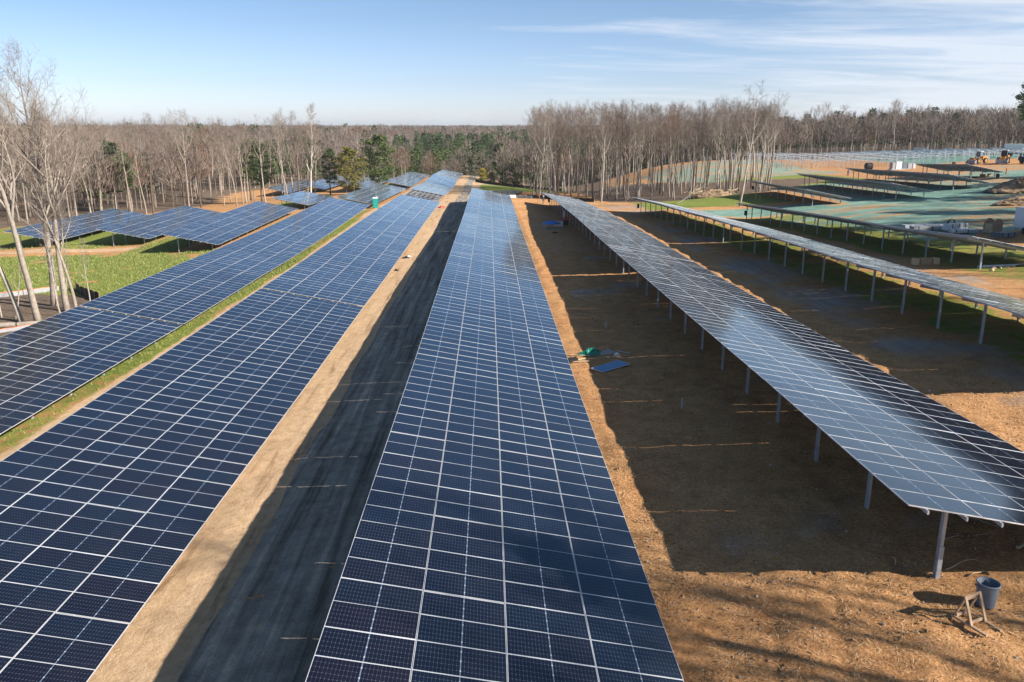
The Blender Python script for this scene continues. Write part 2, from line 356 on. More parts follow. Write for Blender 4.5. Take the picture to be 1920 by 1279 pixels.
def zones(x, y):
    n = fbm(x * .07, y * .07, 31, 3); n2 = fbm(x * .25, y * .25, 41, 3)
    def band(a, b, e=1.2): return sst(a - e, a + e, x) * (1 - sst(b - e, b + e, x))
    def ban(a, b, e=2.): return sst(a - e, a + e, y) * (1 - sst(b - e, b + e, y))
    gr = .88 * (1 - sst(-36, -33.5, x)) * ban(60, 122 + 0 * x, 2) * sst(-125, -110, x)
    gr = np.maximum(gr, .66 * (x < -56) * (x > -118) * ban(131, 176)); gr = np.where((x < -52) & (y > 55) & (y < 135), gr - .55 * np.exp(-((y - 127) / 3.0) ** 2), gr)
    gr = gr - .5 * ((n2 > .70) & (n > .5)) * (x < -36)
    gr = np.maximum(gr, band(-28, -24.85, .35) * (.55 + .4 * sst(.38, .55, fbm(x * .3, y * .12, 77, 2))) * (y < 176))
    gr = np.maximum(gr, band(-40.5, -34, .6) * .72 * ban(116, 178)); gr = np.maximum(gr, band(-56, -47, .8) * .62 * ban(118, 255)); gr = np.maximum(gr, band(-70, -62, .8) * .6 * ban(128, 175))
    gr = np.maximum(gr, band(-41, -34, .8) * .55 * ban(190, 360)); gr = np.maximum(gr, band(-26, -18, .8) * .4 * ban(235, 330))
    gr = np.maximum(gr, band(27, 34, 1.5) * (.34 + .42 * n2) * ban(36, 150)); gr = np.maximum(gr, band(40, 53, 2) * (.42 + .36 * n) * ban(58, 136))
    gr = np.maximum(gr, .85 * band(30, 58, 2) * ban(152 - .0 * x, 184, 2)); gr = np.maximum(gr, .9 * band(-3, 27, 2) * ban(232, 262, 2))
    gr = np.maximum(gr, .7 * band(50, 92, 3) * ban(184, 228, 3))
    hy = band(49 + 0 * y, 150, 3) * ban(88, 141, 3) * (.62 + .5 * (n - .4)); hy = np.maximum(hy, band(44, 62, 2) * ban(112, 146, 2) * .6)
    st = fbm(x * .035 + y * .01, y * .30 - x * .05, 63, 3); hy = hy * (.62 + .9 * (st - .25))
    hy = hy * (1 - .9 * sst(86, 98, y) * (1 - sst(98, 101, y)) * (x > 75))
    hy = np.maximum(hy, band(36, 60, 2) * ban(136, 147, 2) * .7); hy = np.maximum(hy, band(62, 150, 4) * ban(136, 190, 2) * (.56 + .6 * (n - .45))); hy = np.maximum(hy, band(98, 150, 4) * ban(176, 205, 2) * (.38 + .5 * (n2 - .45)))
    hy = np.maximum(hy, band(50, 100, 3) * ban(222, 300, 4) * (.53 + .4 * (n2 - .5))); hy = np.maximum(hy, band(58, 84, 2) * ban(178, 186, 1.5) * .6)
    hy = np.maximum(hy, band(128, 260, 6) * ban(236, 334, 6) * .70); hy = np.maximum(hy, band(16, 26, 1) * ban(178, 183, 1.5) * .6)
    cl = inpoly(x + (n2 - .5) * 6, y + (n - .5) * 6, CLEAR)
    lit = np.where(cl, 0, 1.); far = (np.hypot(x, y - 150) > 190) & ~cl; lit = np.where(far, 1., lit)
    gr = np.where(cl, gr, 0); hy = np.where(cl, hy, 0)
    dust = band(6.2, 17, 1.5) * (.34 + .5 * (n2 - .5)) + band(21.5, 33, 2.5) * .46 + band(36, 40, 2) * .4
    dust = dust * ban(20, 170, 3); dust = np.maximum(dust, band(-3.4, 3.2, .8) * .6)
    clay = band(-11.2, -7.9, .35) * (y < 345) * .95; clay = np.maximum(clay, band(-11, -1.5, 1) * ban(182, 345, 3) * .85)
    clay = np.maximum(clay, band(-25.0, -18, .3) * .85); clay = np.maximum(clay, band(-120, -54, 3) * ban(125, 129.5, 1.2) * .8); clay = np.maximum(clay, band(-66, -26, 1) * ban(175, 196, 3) * .5)
    red = band(52, 140, 4) * ban(176, 330, 4) * .44; red = np.maximum(red, band(62, 110, 2) * ban(141, 200) * .5)
    red = np.maximum(red, .35 * (fbm(x * .12, y * .12, 90, 2) > .55) * (x > 3) * (x < 60) * (y < 130))
    return gr, hy, lit, dust, clay, red
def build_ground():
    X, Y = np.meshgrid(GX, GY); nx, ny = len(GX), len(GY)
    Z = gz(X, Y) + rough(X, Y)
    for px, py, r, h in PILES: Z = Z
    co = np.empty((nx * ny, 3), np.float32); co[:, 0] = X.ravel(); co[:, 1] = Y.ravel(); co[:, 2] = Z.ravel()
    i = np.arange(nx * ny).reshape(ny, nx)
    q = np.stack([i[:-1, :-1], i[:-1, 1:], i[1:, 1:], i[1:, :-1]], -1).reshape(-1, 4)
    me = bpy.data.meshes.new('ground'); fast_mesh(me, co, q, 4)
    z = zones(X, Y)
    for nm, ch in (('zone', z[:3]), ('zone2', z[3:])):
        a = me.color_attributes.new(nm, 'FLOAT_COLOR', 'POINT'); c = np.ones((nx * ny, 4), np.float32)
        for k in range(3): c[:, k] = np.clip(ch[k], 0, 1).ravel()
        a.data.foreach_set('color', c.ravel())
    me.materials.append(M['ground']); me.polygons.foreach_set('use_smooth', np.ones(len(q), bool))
    o = obj('ground', me); tag(o, kind='structure')
def fast_mesh(me, co, faces, k, mi=None):
    me.vertices.add(len(co)); me.vertices.foreach_set('co', np.asarray(co, np.float32).ravel())
    f = np.asarray(faces, np.int32); n = len(f)
    me.loops.add(n * k); me.loops.foreach_set('vertex_index', f.ravel())
    me.polygons.add(n); me.polygons.foreach_set('loop_start', np.arange(0, n * k, k, dtype=np.int32))
    if mi is not None: me.polygons.foreach_set('material_index', np.asarray(mi, np.int32))
    me.polygons.foreach_set('use_smooth', np.zeros(n, bool))
    me.update(calc_edges=True); me.validate()
PILES = []
build_ground()

def strip(name, xa, xb, ys, mat, lift, wob=.25, seed=3, cols=14, **k):
    """a sheet laid on the ground between two wandering edges"""
    V = []; F = []
    for y in ys:
        a = xa(y) + (vnoise(y * .35, 0., seed) - .5) * wob; b = xb(y) + (vnoise(y * .35, 9., seed) - .5) * wob
        for t in np.linspace(0, 1, cols): V.append((float(a + (b - a) * t), y))
    V = np.array(V); z = gz(V[:, 0], V[:, 1]) + rough(V[:, 0], V[:, 1]) + lift
    co = np.c_[V, z]; ny = len(ys); i = np.arange(ny * cols).reshape(ny, cols)
    q = np.stack([i[:-1, :-1], i[:-1, 1:], i[1:, 1:], i[1:, :-1]], -1).reshape(-1, 4)
    me = bpy.data.meshes.new(name); fast_mesh(me, co, q, 4); me.materials.append(mat); me.polygons.foreach_set('use_smooth', np.ones(len(q), bool))
    o = obj(name, me); tag(o, **k); return o
def gravel_material():
    m, nt, b = newmat('road_gravel')
    geo = N(nt, 'ShaderNodeNewGeometry'); pos = geo.outputs['Position']
    mp = N(nt, 'ShaderNodeMapping'); mp.inputs['Scale'].default_value = (1, .035, .3); nt.links.new(pos, mp.inputs[0])
    tr = noise(nt, mp.outputs[0], 2.3, 4, .6, .3); f = noise(nt, pos, 26, 4, .75); md = noise(nt, pos, 1.3, 5, .7)
    c = ramp(nt, f, [(.3, (.20, .18, .155)), (.5, (.34, .31, .27)), (.72, (.54, .48, .41))])
    c = mixc(nt, .95, c, ramp(nt, tr, [(.34, (.42, .38, .34)), (.46, (.9, .88, .85)), (.56, (1.1, 1.1, 1.08)), (.66, (1.7, 1.55, 1.4))]), 'MULTIPLY')
    c = mixc(nt, .8, c, ramp(nt, md, [(.3, (.55, .55, .56)), (.6, (1.1, 1.08, 1.04)), (.8, (1.4, 1.3, 1.2))]), 'MULTIPLY')
    nt.links.new(c, b.inputs['Base Color']); b.inputs['Roughness'].default_value = .93; b.inputs['Specular IOR Level'].default_value = .2
    bp = N(nt, 'ShaderNodeBump'); bp.inputs['Strength'].default_value = .7; bp.inputs['Distance'].default_value = .05
    nt.links.new(f, bp.inputs['Height']); nt.links.new(bp.outputs[0], b.inputs['Normal'])
    return m
M['gravel'] = gravel_material()
ysr = np.concatenate([np.arange(10, 80, .5), np.arange(80, 352, 1.5)])
strip('gravel_road', lambda y: -8.5 + min(max((y - 176) / 14, 0), 1) * .9, lambda y: -3.6 - min(max((y - 176) / 14, 0), 1) * 1.7, ysr, M['gravel'], .03, .35, 3, 16, kind='structure')

# ------------------------------------------------------------------ solar tables
A_, B_ = 2.1, 1.05
def zrow(row, y):
    pr = ROWS[row][1]; return float(np.interp(y, [p[0] for p in pr], [p[1] for p in pr]))
def panel_geo(M_, a, b, th=.035, fr=.0125, gap=.008):
    """verts, quads, material, uv of one panel; M_ maps (u, v, n)"""
    u0, u1, v0, v1 = gap, a - gap, .0025, b - .0025
    i0, i1, j0, j1 = u0 + fr, u1 - fr, v0 + fr, v1 - fr
    V = [(u0, v0, 0), (u1, v0, 0), (u1, v1, 0), (u0, v1, 0), (i0, j0, 0), (i1, j0, 0), (i1, j1, 0), (i0, j1, 0),
         (i0, j0, -.004), (i1, j0, -.004), (i1, j1, -.004), (i0, j1, -.004), (u0, v0, -th), (u1, v0, -th), (u1, v1, -th), (u0, v1, -th)]
    F = [(8, 9, 10, 11), (0, 1, 5, 4), (1, 2, 6, 5), (2, 3, 7, 6), (3, 0, 4, 7), (0, 12, 13, 1), (1, 13, 14, 2), (2, 14, 15, 3), (3, 15, 12, 0), (12, 15, 14, 13), (4, 5, 9, 8), (5, 6, 10, 9), (6, 7, 11, 10), (7, 4, 8, 11)]
    Mi = [0] + [1] * 8 + [2] + [1] * 4
    return np.array(V), np.array(F), np.array(Mi)
def panel_mesh(name, frames, a=A_, b=B_, rnd=None):
    V0, F0, M0 = panel_geo(None, a, b); V = []; F = []; MI = []; UVS = []; RN = []
    uvq = np.zeros((len(F0), 4, 2)); uvq[0] = [(0, 0), (1, 0), (1, 1), (0, 1)]
    for k, (o, U, Vv, Nn, bb) in enumerate(frames):
        Vl = V0.copy(); Vl[:, 1] *= bb / b
        V.append(o + Vl[:, :1] * U + Vl[:, 1:2] * Vv + Vl[:, 2:3] * Nn); F.append(F0 + 16 * k); MI.append(M0); UVS.append(uvq)
        RN.append(np.full(len(F0), random.random() if rnd is None else rnd))
    me = bpy.data.meshes.new(name); fast_mesh(me, np.concatenate(V), np.concatenate(F), 4, np.concatenate(MI))
    l = me.uv_layers.new(name='uv'); l.data.foreach_set('uv', np.concatenate(UVS).astype(np.float32).ravel())
    at = me.attributes.new('rnd', 'FLOAT', 'FACE'); at.data.foreach_set('value', np.concatenate(RN).astype(np.float32))
    for m in ('glass', 'alu', 'back'): me.materials.append(M[m])
    return me
PANEL = panel_mesh('solar_panel', [(np.zeros(3), np.array([1., 0, 0]), np.array([0, 1., 0]), np.array([0, 0, 1.]), B_)], rnd=0.)
pm = MB()   # H section post, unit height
for c, d in (((0, -.075, .5), (.10, .008, 1)), ((0, .075, .5), (.10, .008, 1)), ((0, 0, .5), (.006, .142, 1))): pm.box(c, d)
POST = pm.mesh('post', M['galv'])
CHAN = MB()
for c, d in (((0, 0, -.08), (.006, 1, .16)), ((.03, 0, -.003), (.054, 1, .006)), ((.03, 0, -.157), (.054, 1, .006))): CHAN.box(c, d)
RAFT = CHAN.mesh('rafter', M['galv'])
UV_ = Vector((UX, 0, UZ)).normalized()
def table(row, y0, y1, label, group, near=0, posts=True, panels=True, sleeve=False, low=True):
    x0 = ROWS[row][0]
    n = int(round((y1 - y0) / B_)); zb = zrow(row, y0)
    gnd = float(gz(np.array([x0 + 1.85]), np.array([y0]))[0])
    root = empty('solar_table' if panels else 'panel_rack', (x0, y0, gnd), label, 'solar table' if panels else 'rack', group)
    org = Vector(root.location)
    fr = []; y = y0
    rg = random.Random(int(y0 * 7 + x0 * 3))
    nxt = rg.randint(3, 9)
    while y < y1 - B_ * .6:
        nxt -= 1; short = ()
        if nxt <= 0: short = rg.sample(range(4), rg.choice((1, 1, 2, 2, 3))); nxt = rg.choice((1, 2, 3, 4, 6))
        za, zc = zrow(row, y), zrow(row, y + B_)
        V = Vector((0, B_, zc - za)).normalized(); Nn = UV_.cross(V).normalized()
        for i in range(4):
            o = Vector((x0, y, za)) + UV_ * (A_ * i) - org
            Ui = (UV_ + Nn * rg.gauss(0, .0022)).normalized(); Vi = (V + Nn * rg.gauss(0, .0028)).normalized()
            fr.append((o + Nn * rg.uniform(-.003, .003), Ui, Vi, Ui.cross(Vi).normalized(), B_ - (.046 if i in short else 0.), y, i))
        y += B_
    yend = y
    if panels:
        k = min(near, len(fr))
        for (o, U, V, Nn, b, yy, i) in fr[:k]:
            mt = Matrix((U, V * (b / B_), Nn)).transposed().to_4x4(); mt.translation = o
            obj('solar_panel', PANEL, root, mat=mt)
        rest = fr[k:]
        if rest:
            me = panel_mesh('panel_array', [(np.array(o), np.array(U), np.array(V), np.array(Nn), b) for (o, U, V, Nn, b, yy, i) in rest])
            o = obj('panel_array', me, root)
            if near: tag(o, kind='stuff')
    # purlins follow the row, two under each panel
    ys = sorted(set([y0 - .12, yend + .1] + [p[0] for p in ROWS[row][1] if y0 < p[0] < yend]))
    for u in (.5, 1.6, 2.6, 3.7, 4.7, 5.8, 6.8, 7.9):
        b = MB()
        for a, c in zip(ys[:-1], ys[1:]):
            pa = Vector((x0, a, zrow(row, a))) + UV_ * u - org; pc = Vector((x0, c, zrow(row, c))) + UV_ * u - org
            b.bar(pa + Vector((0, 0, -.095)), pc + Vector((0, 0, -.095)), .05, .11)
        b.build('purlin', M['galv'], root)
    if posts:
        y = y0 + 1.35; yl = []
        while y < yend - .4: yl.append(y); y += 4.43
        if yend - yl[-1] > 2.6: yl.append(yend - 1.2)
        for y in yl:
            z = zrow(row, y)
            base = Vector((x0, y, z)) + UV_ * .45 - org - Vector((0, 0, .16))
            mt = Matrix((Vector((0, -1, 0)), UV_ * 7.5, UV_.cross(Vector((0, 1, 0))))).transposed().to_4x4()
            mt.translation = base + UV_ * 3.75
            obj('rafter', RAFT, root, mat=mt)
            for u, lean in ((1.9, 0), (7.0, 0)):
                top = Vector((x0, y, z)) + UV_ * u + Vector((0, 0, -.22))
                gg = float(gz(np.array([top.x]), np.array([y]))[0]) - .25
                p = obj('post', POST, root); p.location = top - org - Vector((0, 0, top.z - gg)); p.scale = (1, 1, top.z - gg)
        if sleeve:
            y = yl[0]; top = Vector((x0, y, zrow(row, y))) + UV_ * 1.9; gg = float(gz(np.array([top.x]), np.array([y]))[0])
            b = MB()
            for dy in (-.11, -.05): b.box((0, dy, .45), (.13, .012, 1.1))
            b.box((-.06, -.08, .45), (.012, .06, 1.1)); b.build('post_sleeve', M['galv'], root, loc=Vector((top.x, y, gg)) - org)
    return root
GT = 'long solar tables in parallel rows across the cleared field'
T = [
 ('C', 7.6, 65.0, 'dark blue solar table filling the bottom middle of the picture, nearest of all', 100),
 ('C', 65.16, 121.9, 'middle solar table of the central row, just beyond its first thin gap', 0),
 ('C', 122.05, 179, 'pale reflecting solar table at the far end of the central row, by the pond', 0),
 ('L1', 10, 65.0, 'near solar table at lower left, beside the sandy strip and the shaded gravel road', 100),
 ('L1', 65.06, 172, 'long solar table between the shaded gravel road and the teal toilet', 0),
 ('L1', 191.5, 238, 'small solar table right behind the rack that still has no panels', 0),
 ('L1', 239, 275, 'pale solar table stepping down the slope beside the sunlit far road', 0),
 ('L1', 275.5, 330, 'farthest grey solar table beside the sunlit far road, reaching the wood', 0),
 ('L2', 30, 65.0, 'near solar table at the left edge of the picture, second row left of the road', 100),
 ('L2', 65.06, 173, 'long solar table beside the green field, second row left of the road', 0),
 ('L2', 178.5, 250, 'pale solar table directly behind the teal toilet', 0),
 ('L2', 264, 350, 'solar table with pale near half and grey far half, beyond the toilet', 0),
 ('L3', 119.5, 171, 'blue solar table over grass, its raised near end nearest to the long second row', 60),
 ('L3', 181.5, 212, 'short solar table in front of bare trunks with tree shadows lying across it', 0),
 ('L3', 265, 350, 'grey solar table before the wood with a dark gap under its near end', 0),
 ('L4', 131, 170, 'middle one of three blue solar tables at the far side of the green field', 60),
 ('L4', 275, 345, 'grey solar table far behind the thin trunks, left of the gap with dark shade', 0),
 ('L5', 131, 170, 'dark solar table at the left behind the three big bare trunks', 60),
 ('L5', 287, 345, 'distant grey solar table at the wood edge half hidden by thin trunks', 0),
 ('R1', 19.24, 75.2, 'nearest right-hand solar table, half bright, half black with reflections, on tall posts', 100),
 ('R1', 75.5, 175, 'greyish far solar table on the right-hand row that narrows to a point by the trees', 0),
 ('R2', 33, 93, 'pale grey striped solar table leaving the right edge on many posts above grass', 60),
 ('R2', 93.3, 150.5, 'far part of the grey striped row, ending before the bare tree stand', 0),
 ('R3', 66.5, 133.5, 'edge-on solar table on posts in front of the blue-green slope at right', 60),
 ('R4', 141, 176, 'dark underside of a solar table just beyond the blue-green slope', 0),
 ('R5', 141, 186, 'solar table with bright near edge, second one beyond the blue-green slope', 0),
 ('R6', 149, 194, 'solar table with bright near edge, third one beyond the blue-green slope', 0),
 ('R7', 168.5, 191, 'shortest solar table beyond the slope, nearest to the parked machines', 0),
]
for row, a, b, lab, near in T: table(row, a, b, lab, GT, near, sleeve=(row == 'R1' and a < 20) or row == 'R3')
table('L1', 176, 190.5, 'empty rack of steel rails still without panels, left of the road\'s far shaded end', None, panels=False)

# ------------------------------------------------------------------ trees
def rot_to(d, ang, phi):
    """direction d bent by ang around azimuth phi"""
    d = d.normalized(); u = d.orthogonal().normalized(); w = d.cross(u)
    return (d * math.cos(ang) + (u * math.cos(phi) + w * math.sin(phi)) * math.sin(ang)).normalized()
class Tree:
    def __init__(s, seed, h, r, first=.5, limbs=12, sub=5, tw=6, tw_w=.03, lean=0., up=.25, ang=(35, 60), crown=.30, fork=0, tw_l=1.2, fk=(.55, .95)):
        s.fk = fk
        s.rg = random.Random(seed); s.T = MB(); s.K = MB(); s.tw_w = tw_w; s.tw_l = tw_l; s.tw = tw; s.sub = sub
        rg = s.rg; p = Vector((0, 0, -.4)); d = Vector((math.sin(lean), 0, math.cos(lean))); n = 14
        pts = [p.copy()]; rr = [r * 1.35]
        for i in range(n):
            d = (d + Vector((rg.gauss(0, .045), rg.gauss(0, .045), .02))).normalized()
            p = p + d * ((h + .4) / n); pts.append(p.copy())
            t = (i + 1) / n; rr.append(r * max(.06, (1 - t) ** .75) if t < .98 else r * .05)
            if i == 0: rr[-1] = r * .98
        s.T.tube(pts, rr, 8)
        def at(t):
            f = t * n; i = min(int(f), n - 1); return pts[i].lerp(pts[i + 1], f - i), rr[i] + (rr[i + 1] - rr[i]) * (f - i)
        ph = rg.random() * 6.28
        for k in range(limbs):
            t = first + (1 - first) * (k / max(1, limbs - 1)) ** .85 * .97; ph += 2.4 + rg.uniform(-.5, .5)
            q, qr = at(t); L = h * crown * (1.15 - .75 * (t - first) / (1 - first)) * rg.uniform(.65, 1.2)
            a = R(rg.uniform(*ang)) * (1 - .35 * (t - first) / (1 - first))
            dd = Vector((math.sin(a) * math.cos(ph), math.sin(a) * math.sin(ph), math.cos(a)))
            s.limb(q, dd, L, min(qr * .62, r * .5), up)
        for k in range(fork):
            t = first * rg.uniform(*s.fk); q, qr = at(t); ph += 2.2; a = R(rg.uniform(18, 32))
            dd = Vector((math.sin(a) * math.cos(ph), math.sin(a) * math.sin(ph), math.cos(a)))
            s.limb(q, dd, h * rg.uniform(.38, .52), qr * .7, up * .6, big=True)
    def limb(s, p, d, L, r, up, big=False):
        rg = s.rg; n = 6 if not big else 9; pts = [p.copy()]; rr = [r]; ds = []
        for i in range(n):
            d = (d + Vector((rg.gauss(0, .11), rg.gauss(0, .11), up * rg.uniform(.3, .9)))).normalized(); ds.append(d.copy())
            p = p + d * (L / n); pts.append(p.copy()); rr.append(max(.008, r * (1 - (i + 1) / n) ** .8))
        s.T.tube(pts, rr, 5 if r > .06 else 4, cap=False)
        m = s.sub * (2 if big else 1)
        for k in range(m):
            f = (.22 + .78 * (k + rg.random()) / m) * n; i = min(int(f), n - 1); q = pts[i].lerp(pts[i + 1], f - i)
            dd = rot_to(ds[i], R(rg.uniform(22, 52)), rg.random() * 6.28); dd.z += .12
            l2 = L * rg.uniform(.28, .5) * (1.1 - .5 * f / n) * (.75 if big else 1)
            if big and k % 2 == 0: s.limb(q, dd, l2 * 1.3, rr[i] * .6, up); continue
            s.branch(q, dd.normalized(), max(l2, .5), max(rr[i] * .45, .012))
    def branch(s, p, d, L, r):
        rg = s.rg; n = 4; pts = [p.copy()]; ds = []
        for i in range(n):
            d = (d + Vector((rg.gauss(0, .15), rg.gauss(0, .15), .10))).normalized(); ds.append(d.copy()); p = p + d * (L / n); pts.append(p.copy())
        s.K.tube(pts, [r * (1 - .8 * i / n) for i in range(n + 1)], 3, cap=False)
        for k in range(s.tw):
            f = (.1 + .9 * (k + rg.random()) / s.tw) * n; i = min(int(f), n - 1); q = pts[i].lerp(pts[i + 1], f - i)
            s.twig(q, rot_to(ds[i], R(rg.uniform(18, 60)), rg.random() * 6.28), s.tw_l * rg.uniform(.5, 1.2), s.tw_w, 1)
    def twig(s, p, d, L, w, lvl):
        rg = s.rg; d = d.normalized(); side = rot_to(d, R(90), rg.random() * 6.28) * (w * .5)
        mid = p + d * L * .55; d2 = (d + Vector((rg.gauss(0, .2), rg.gauss(0, .2), .15))).normalized(); e = mid + d2 * L * .5
        b = len(s.K.v); s.K.v.extend([tuple(p - side), tuple(p + side), tuple(mid + side * .6), tuple(mid - side * .6), tuple(e)])
        s.K.f.append((b, b + 1, b + 2, b + 3)); s.K.m.append(0); s.K.f.append((b + 3, b + 2, b + 4)); s.K.m.append(0)
        if lvl:
            for k in range(2): s.twig(p + d * L * rg.uniform(.2, .6), rot_to(d, R(rg.uniform(25, 50)), rg.random() * 6.28), L * .62, w * .75, lvl - 1)
    def meshes(s, name, bark, twig):
        return s.T.mesh(name + '_trunk', bark, True), s.K.mesh(name + '_crown', twig)
def conifer(seed, h, r, first=.25, wid=.2, n=46, leaf=.34, per=46, shape='cone', bark='bark_dark', nd='needles'):
    rg = random.Random(seed); T = MB(); K = MB(); pts = [Vector((0, 0, -.4))]; k = 10
    for i in range(k): pts.append(Vector((rg.gauss(0, .06) * (i > 1), rg.gauss(0, .06) * (i > 1), h * (i + 1) / k)))
    T.tube(pts, [r * (1.25 - 1.2 * i / k) + .02 for i in range(k + 1)], 7)
    ph = 0
    for j in range(n):
        t = j / (n - 1); ph += 2.4 + rg.uniform(-.4, .4); z = h * (first + (1 - first) * t)
        if shape == 'cone': L = h * wid * (1 - t) ** .8 * rg.uniform(.6, 1.15) + .35
        else: L = h * wid * (math.sin(math.pi * (.16 + .80 * t)) ** .8) * rg.uniform(.5, 1.2) + .3
        el = rg.uniform(-.05, .35) + (.4 * t); d = Vector((math.cos(ph) * math.cos(el), math.sin(ph) * math.cos(el), math.sin(el)))
        a = Vector((0, 0, z)); b = a + d * L + Vector((0, 0, -.06 * L)); T.tube([a, b], [max(.02, r * .22 * (1 - t)), .012], 3, cap=False)
        for q in range(per):
            f = rg.random() ** .6; c = a.lerp(b, .25 + .8 * f) + Vector((rg.gauss(0, .09 * L + .12), rg.gauss(0, .09 * L + .12), rg.gauss(.08, .05 * L + .07)))
            u = Vector((rg.gauss(0, 1), rg.gauss(0, 1), rg.gauss(.5, .6))).normalized(); v = u.orthogonal().normalized() ; v = rot_to(u, R(90), rg.random() * 6.28)
            s_ = leaf * rg.uniform(.6, 1.3); w_ = s_ * .28
            K.poly([c - v * w_, c + v * w_, c + u * s_ + v * w_ * .3, c + u * s_ * 1.05 - v * w_ * .3])
    return T.mesh('conifer_trunk', M[bark], True), K.mesh('conifer_crown', M[nd])

def place(meshes, x, y, rz, s, label, cat='tree', group=None, name='bare_tree', tilt=0., sz=None):
    z = float(gz(np.array([x]), np.array([y]))[0])
    r = empty(name, (x, y, z), label, cat, group); r.rotation_euler = (Matrix.Rotation(tilt, 3, 'Y') @ Matrix.Rotation(rz, 3, 'Z')).to_euler(); r.scale = (s, s, sz or s)
    obj('trunk', meshes[0], r); obj('crown', meshes[1], r)
    return r
BT, BD, BP = M['bark'], M['bark_dark'], M['bark_pale']
variants = []
for i, (bk, tw) in enumerate([(BT, 'twig'), (BD, 'twig'), (BT, 'twig_grey'), (BT, 'twig'), (BP, 'twig_grey'), (BD, 'twig'), (BT, 'twig_red'), (BT, 'twig_grey')]):
    t = Tree(100 + i, 20, .19 + .02 * (i % 3), first=.48 + .045 * (i % 4), limbs=13, sub=5, tw=6, tw_w=.026, crown=.29 + .03 * (i % 3), ang=(30, 64), fork=i % 2, tw_l=1.25)
    variants.append(t.meshes('slender', bk, M[tw]))
NP = [0, 0, 1, 2, 3, 3, 7, 7]
rg = random.Random(5)
def scatter(n, inside, bbox, dmin, seed):
    rr = random.Random(seed); P = []; k = 0
    while len(P) < n and k < n * 60:
        k += 1; x = rr.uniform(bbox[0], bbox[1]); y = rr.uniform(bbox[2], bbox[3])
        if not inside(x, y): continue
        if any((x - a) ** 2 + (y - b) ** 2 < dmin * dmin for a, b in P): continue
        P.append((x, y))
    return P
used = []
# the stand right of centre
def in_stand(x, y): return y > 204 - .62 * (x - 12) and y > 172 and y < 246 - .25 * (x - 12) and x < .352 * y - 1 and x > 10 + .05 * (y - 200)
pts = scatter(142, in_stand, (10, 88, 168, 246), 2.6, 3)
pts.sort(key=lambda p: p[1])
for (x, y) in pts:
    place(variants[rg.choice(NP + [4, 6])], x, y, rg.random() * 6.28, (rg.uniform(.7, 4.3) + .02 * (x - 12) - float(gz(np.array([x]), np.array([y]))[0])) / 20.6, 'slender bare grey tree in the dense stand behind the right-hand rows, centre right', 'bare tree', 'bare trees of the stand right of centre'); used.append((x, y))
# low thicket trees between
def in_left(x, y): return (x < -50 - .0 * y and 214 < y < 262 and x > -84) or (x < -86 and y > 172 and y < 330 and x > -175) or (x < -112 and y > 120 and y < 190 and x > -150) or (-100 < x < -72 and 176 < y < 215)
pts = scatter(104, in_left, (-178, -48, 118, 335), 4.2, 8)
for (x, y) in pts:
    place(variants[rg.choice(NP + [4])], x, y, rg.random() * 6.28, rg.uniform(.86, 1.12), 'bare grey tree of the wood behind the solar tables on the left', 'bare tree', 'bare trees of the wood on the left'); used.append((x, y))
def in_right(x, y): return y > 338 - max(0, (x - 150) * 1.1) and y < 356 - max(0, (x - 150) * 1.0)
pts = scatter(42, in_right, (58, 215, 255, 358), 3.6, 9)
for (x, y) in pts:
    place(variants[rg.choice(NP)], x, y, rg.random() * 6.28, rg.uniform(.82, 1.02), 'bare brown tree at the far wood edge behind the distant field of racks', 'bare tree', 'bare trees along the far wood edge on the right'); used.append((x, y))
# single trees one can tell apart
big1 = Tree(11, 23.5, .30, fk=(.85, 1.0), first=.48, limbs=13, sub=7, tw=8, tw_w=.020, crown=.30, ang=(30, 60), fork=3, tw_l=1.1).meshes('big', BT, M['twig_grey'])
big2 = Tree(23, 24, .35, fk=(.72, .9), first=.50, limbs=13, sub=7, tw=8, tw_w=.020, crown=.34, ang=(35, 70), fork=3, tw_l=1.1, up=.18).meshes('big', BT, M['twig_grey'])
big3 = Tree(37, 20, .27, fk=(.85, 1.0), first=.50, limbs=13, sub=7, tw=8, tw_w=.020, crown=.42, ang=(45, 80), fork=2, tw_l=1.1, up=.18).meshes('big', BT, M['twig_grey'])
thin = Tree(41, 15, .17, first=.45, limbs=9, sub=4, tw=5, tw_w=.028, crown=.22, ang=(25, 50), tw_l=1.0).meshes('thin', BP, M['twig_grey'])
place(big1, -40.6, 71.6, 2.0, .94, 'tall thick bare tree standing at the corner of the lower left table, leftmost of three', 'bare tree', tilt=-.095)
place(big2, -43.9, 80.6, .6, .95, 'thick forked bare tree with a mound at its foot, middle of three at left', 'bare tree', tilt=-.06)
place(big3, -41.0, 77.4, 3.5, 1.02, 'bare tree with wide arching limbs over the green field, rightmost of three at left', 'bare tree', tilt=-.085)
place(big3, -40.4, 77.9, 5.2, .62, 'smaller second stem growing against the rightmost of the three bare trees', 'bare tree')
place(thin, -42.6, 72.4, 1.1, 1.25, 'slim two-toned bare tree leaning left beside the three big ones', 'bare tree', tilt=-.16)
for i, (x, y, s, t, lb) in enumerate([(-43.9, 73.8, .42, .28, 'thin dead sapling leaning hard over the leaf litter at the left edge'), (-45.6, 74.5, .5, .05, 'thin upright sapling at the very left edge of the leaf litter'),
        (-40.2, 74.6, .52, -.10, 'pale thin sapling rising just above the corner of the lower left table'), (-42.4, 79.4, .4, .22, 'short dark sapling between the leftmost and middle big trees'), (-40.3, 80.6, .42, .02, 'crooked pale sapling right of the three big trees')]):
    place(thin, x, y, i * 1.7, s, lb, 'sapling', name='sapling', tilt=t)
syc = Tree(55, 23, .24, first=.42, limbs=13, sub=6, tw=6, tw_w=.04, crown=.26, ang=(30, 60), fork=2).meshes('pale', M['bark_pale'], M['twig_grey'])
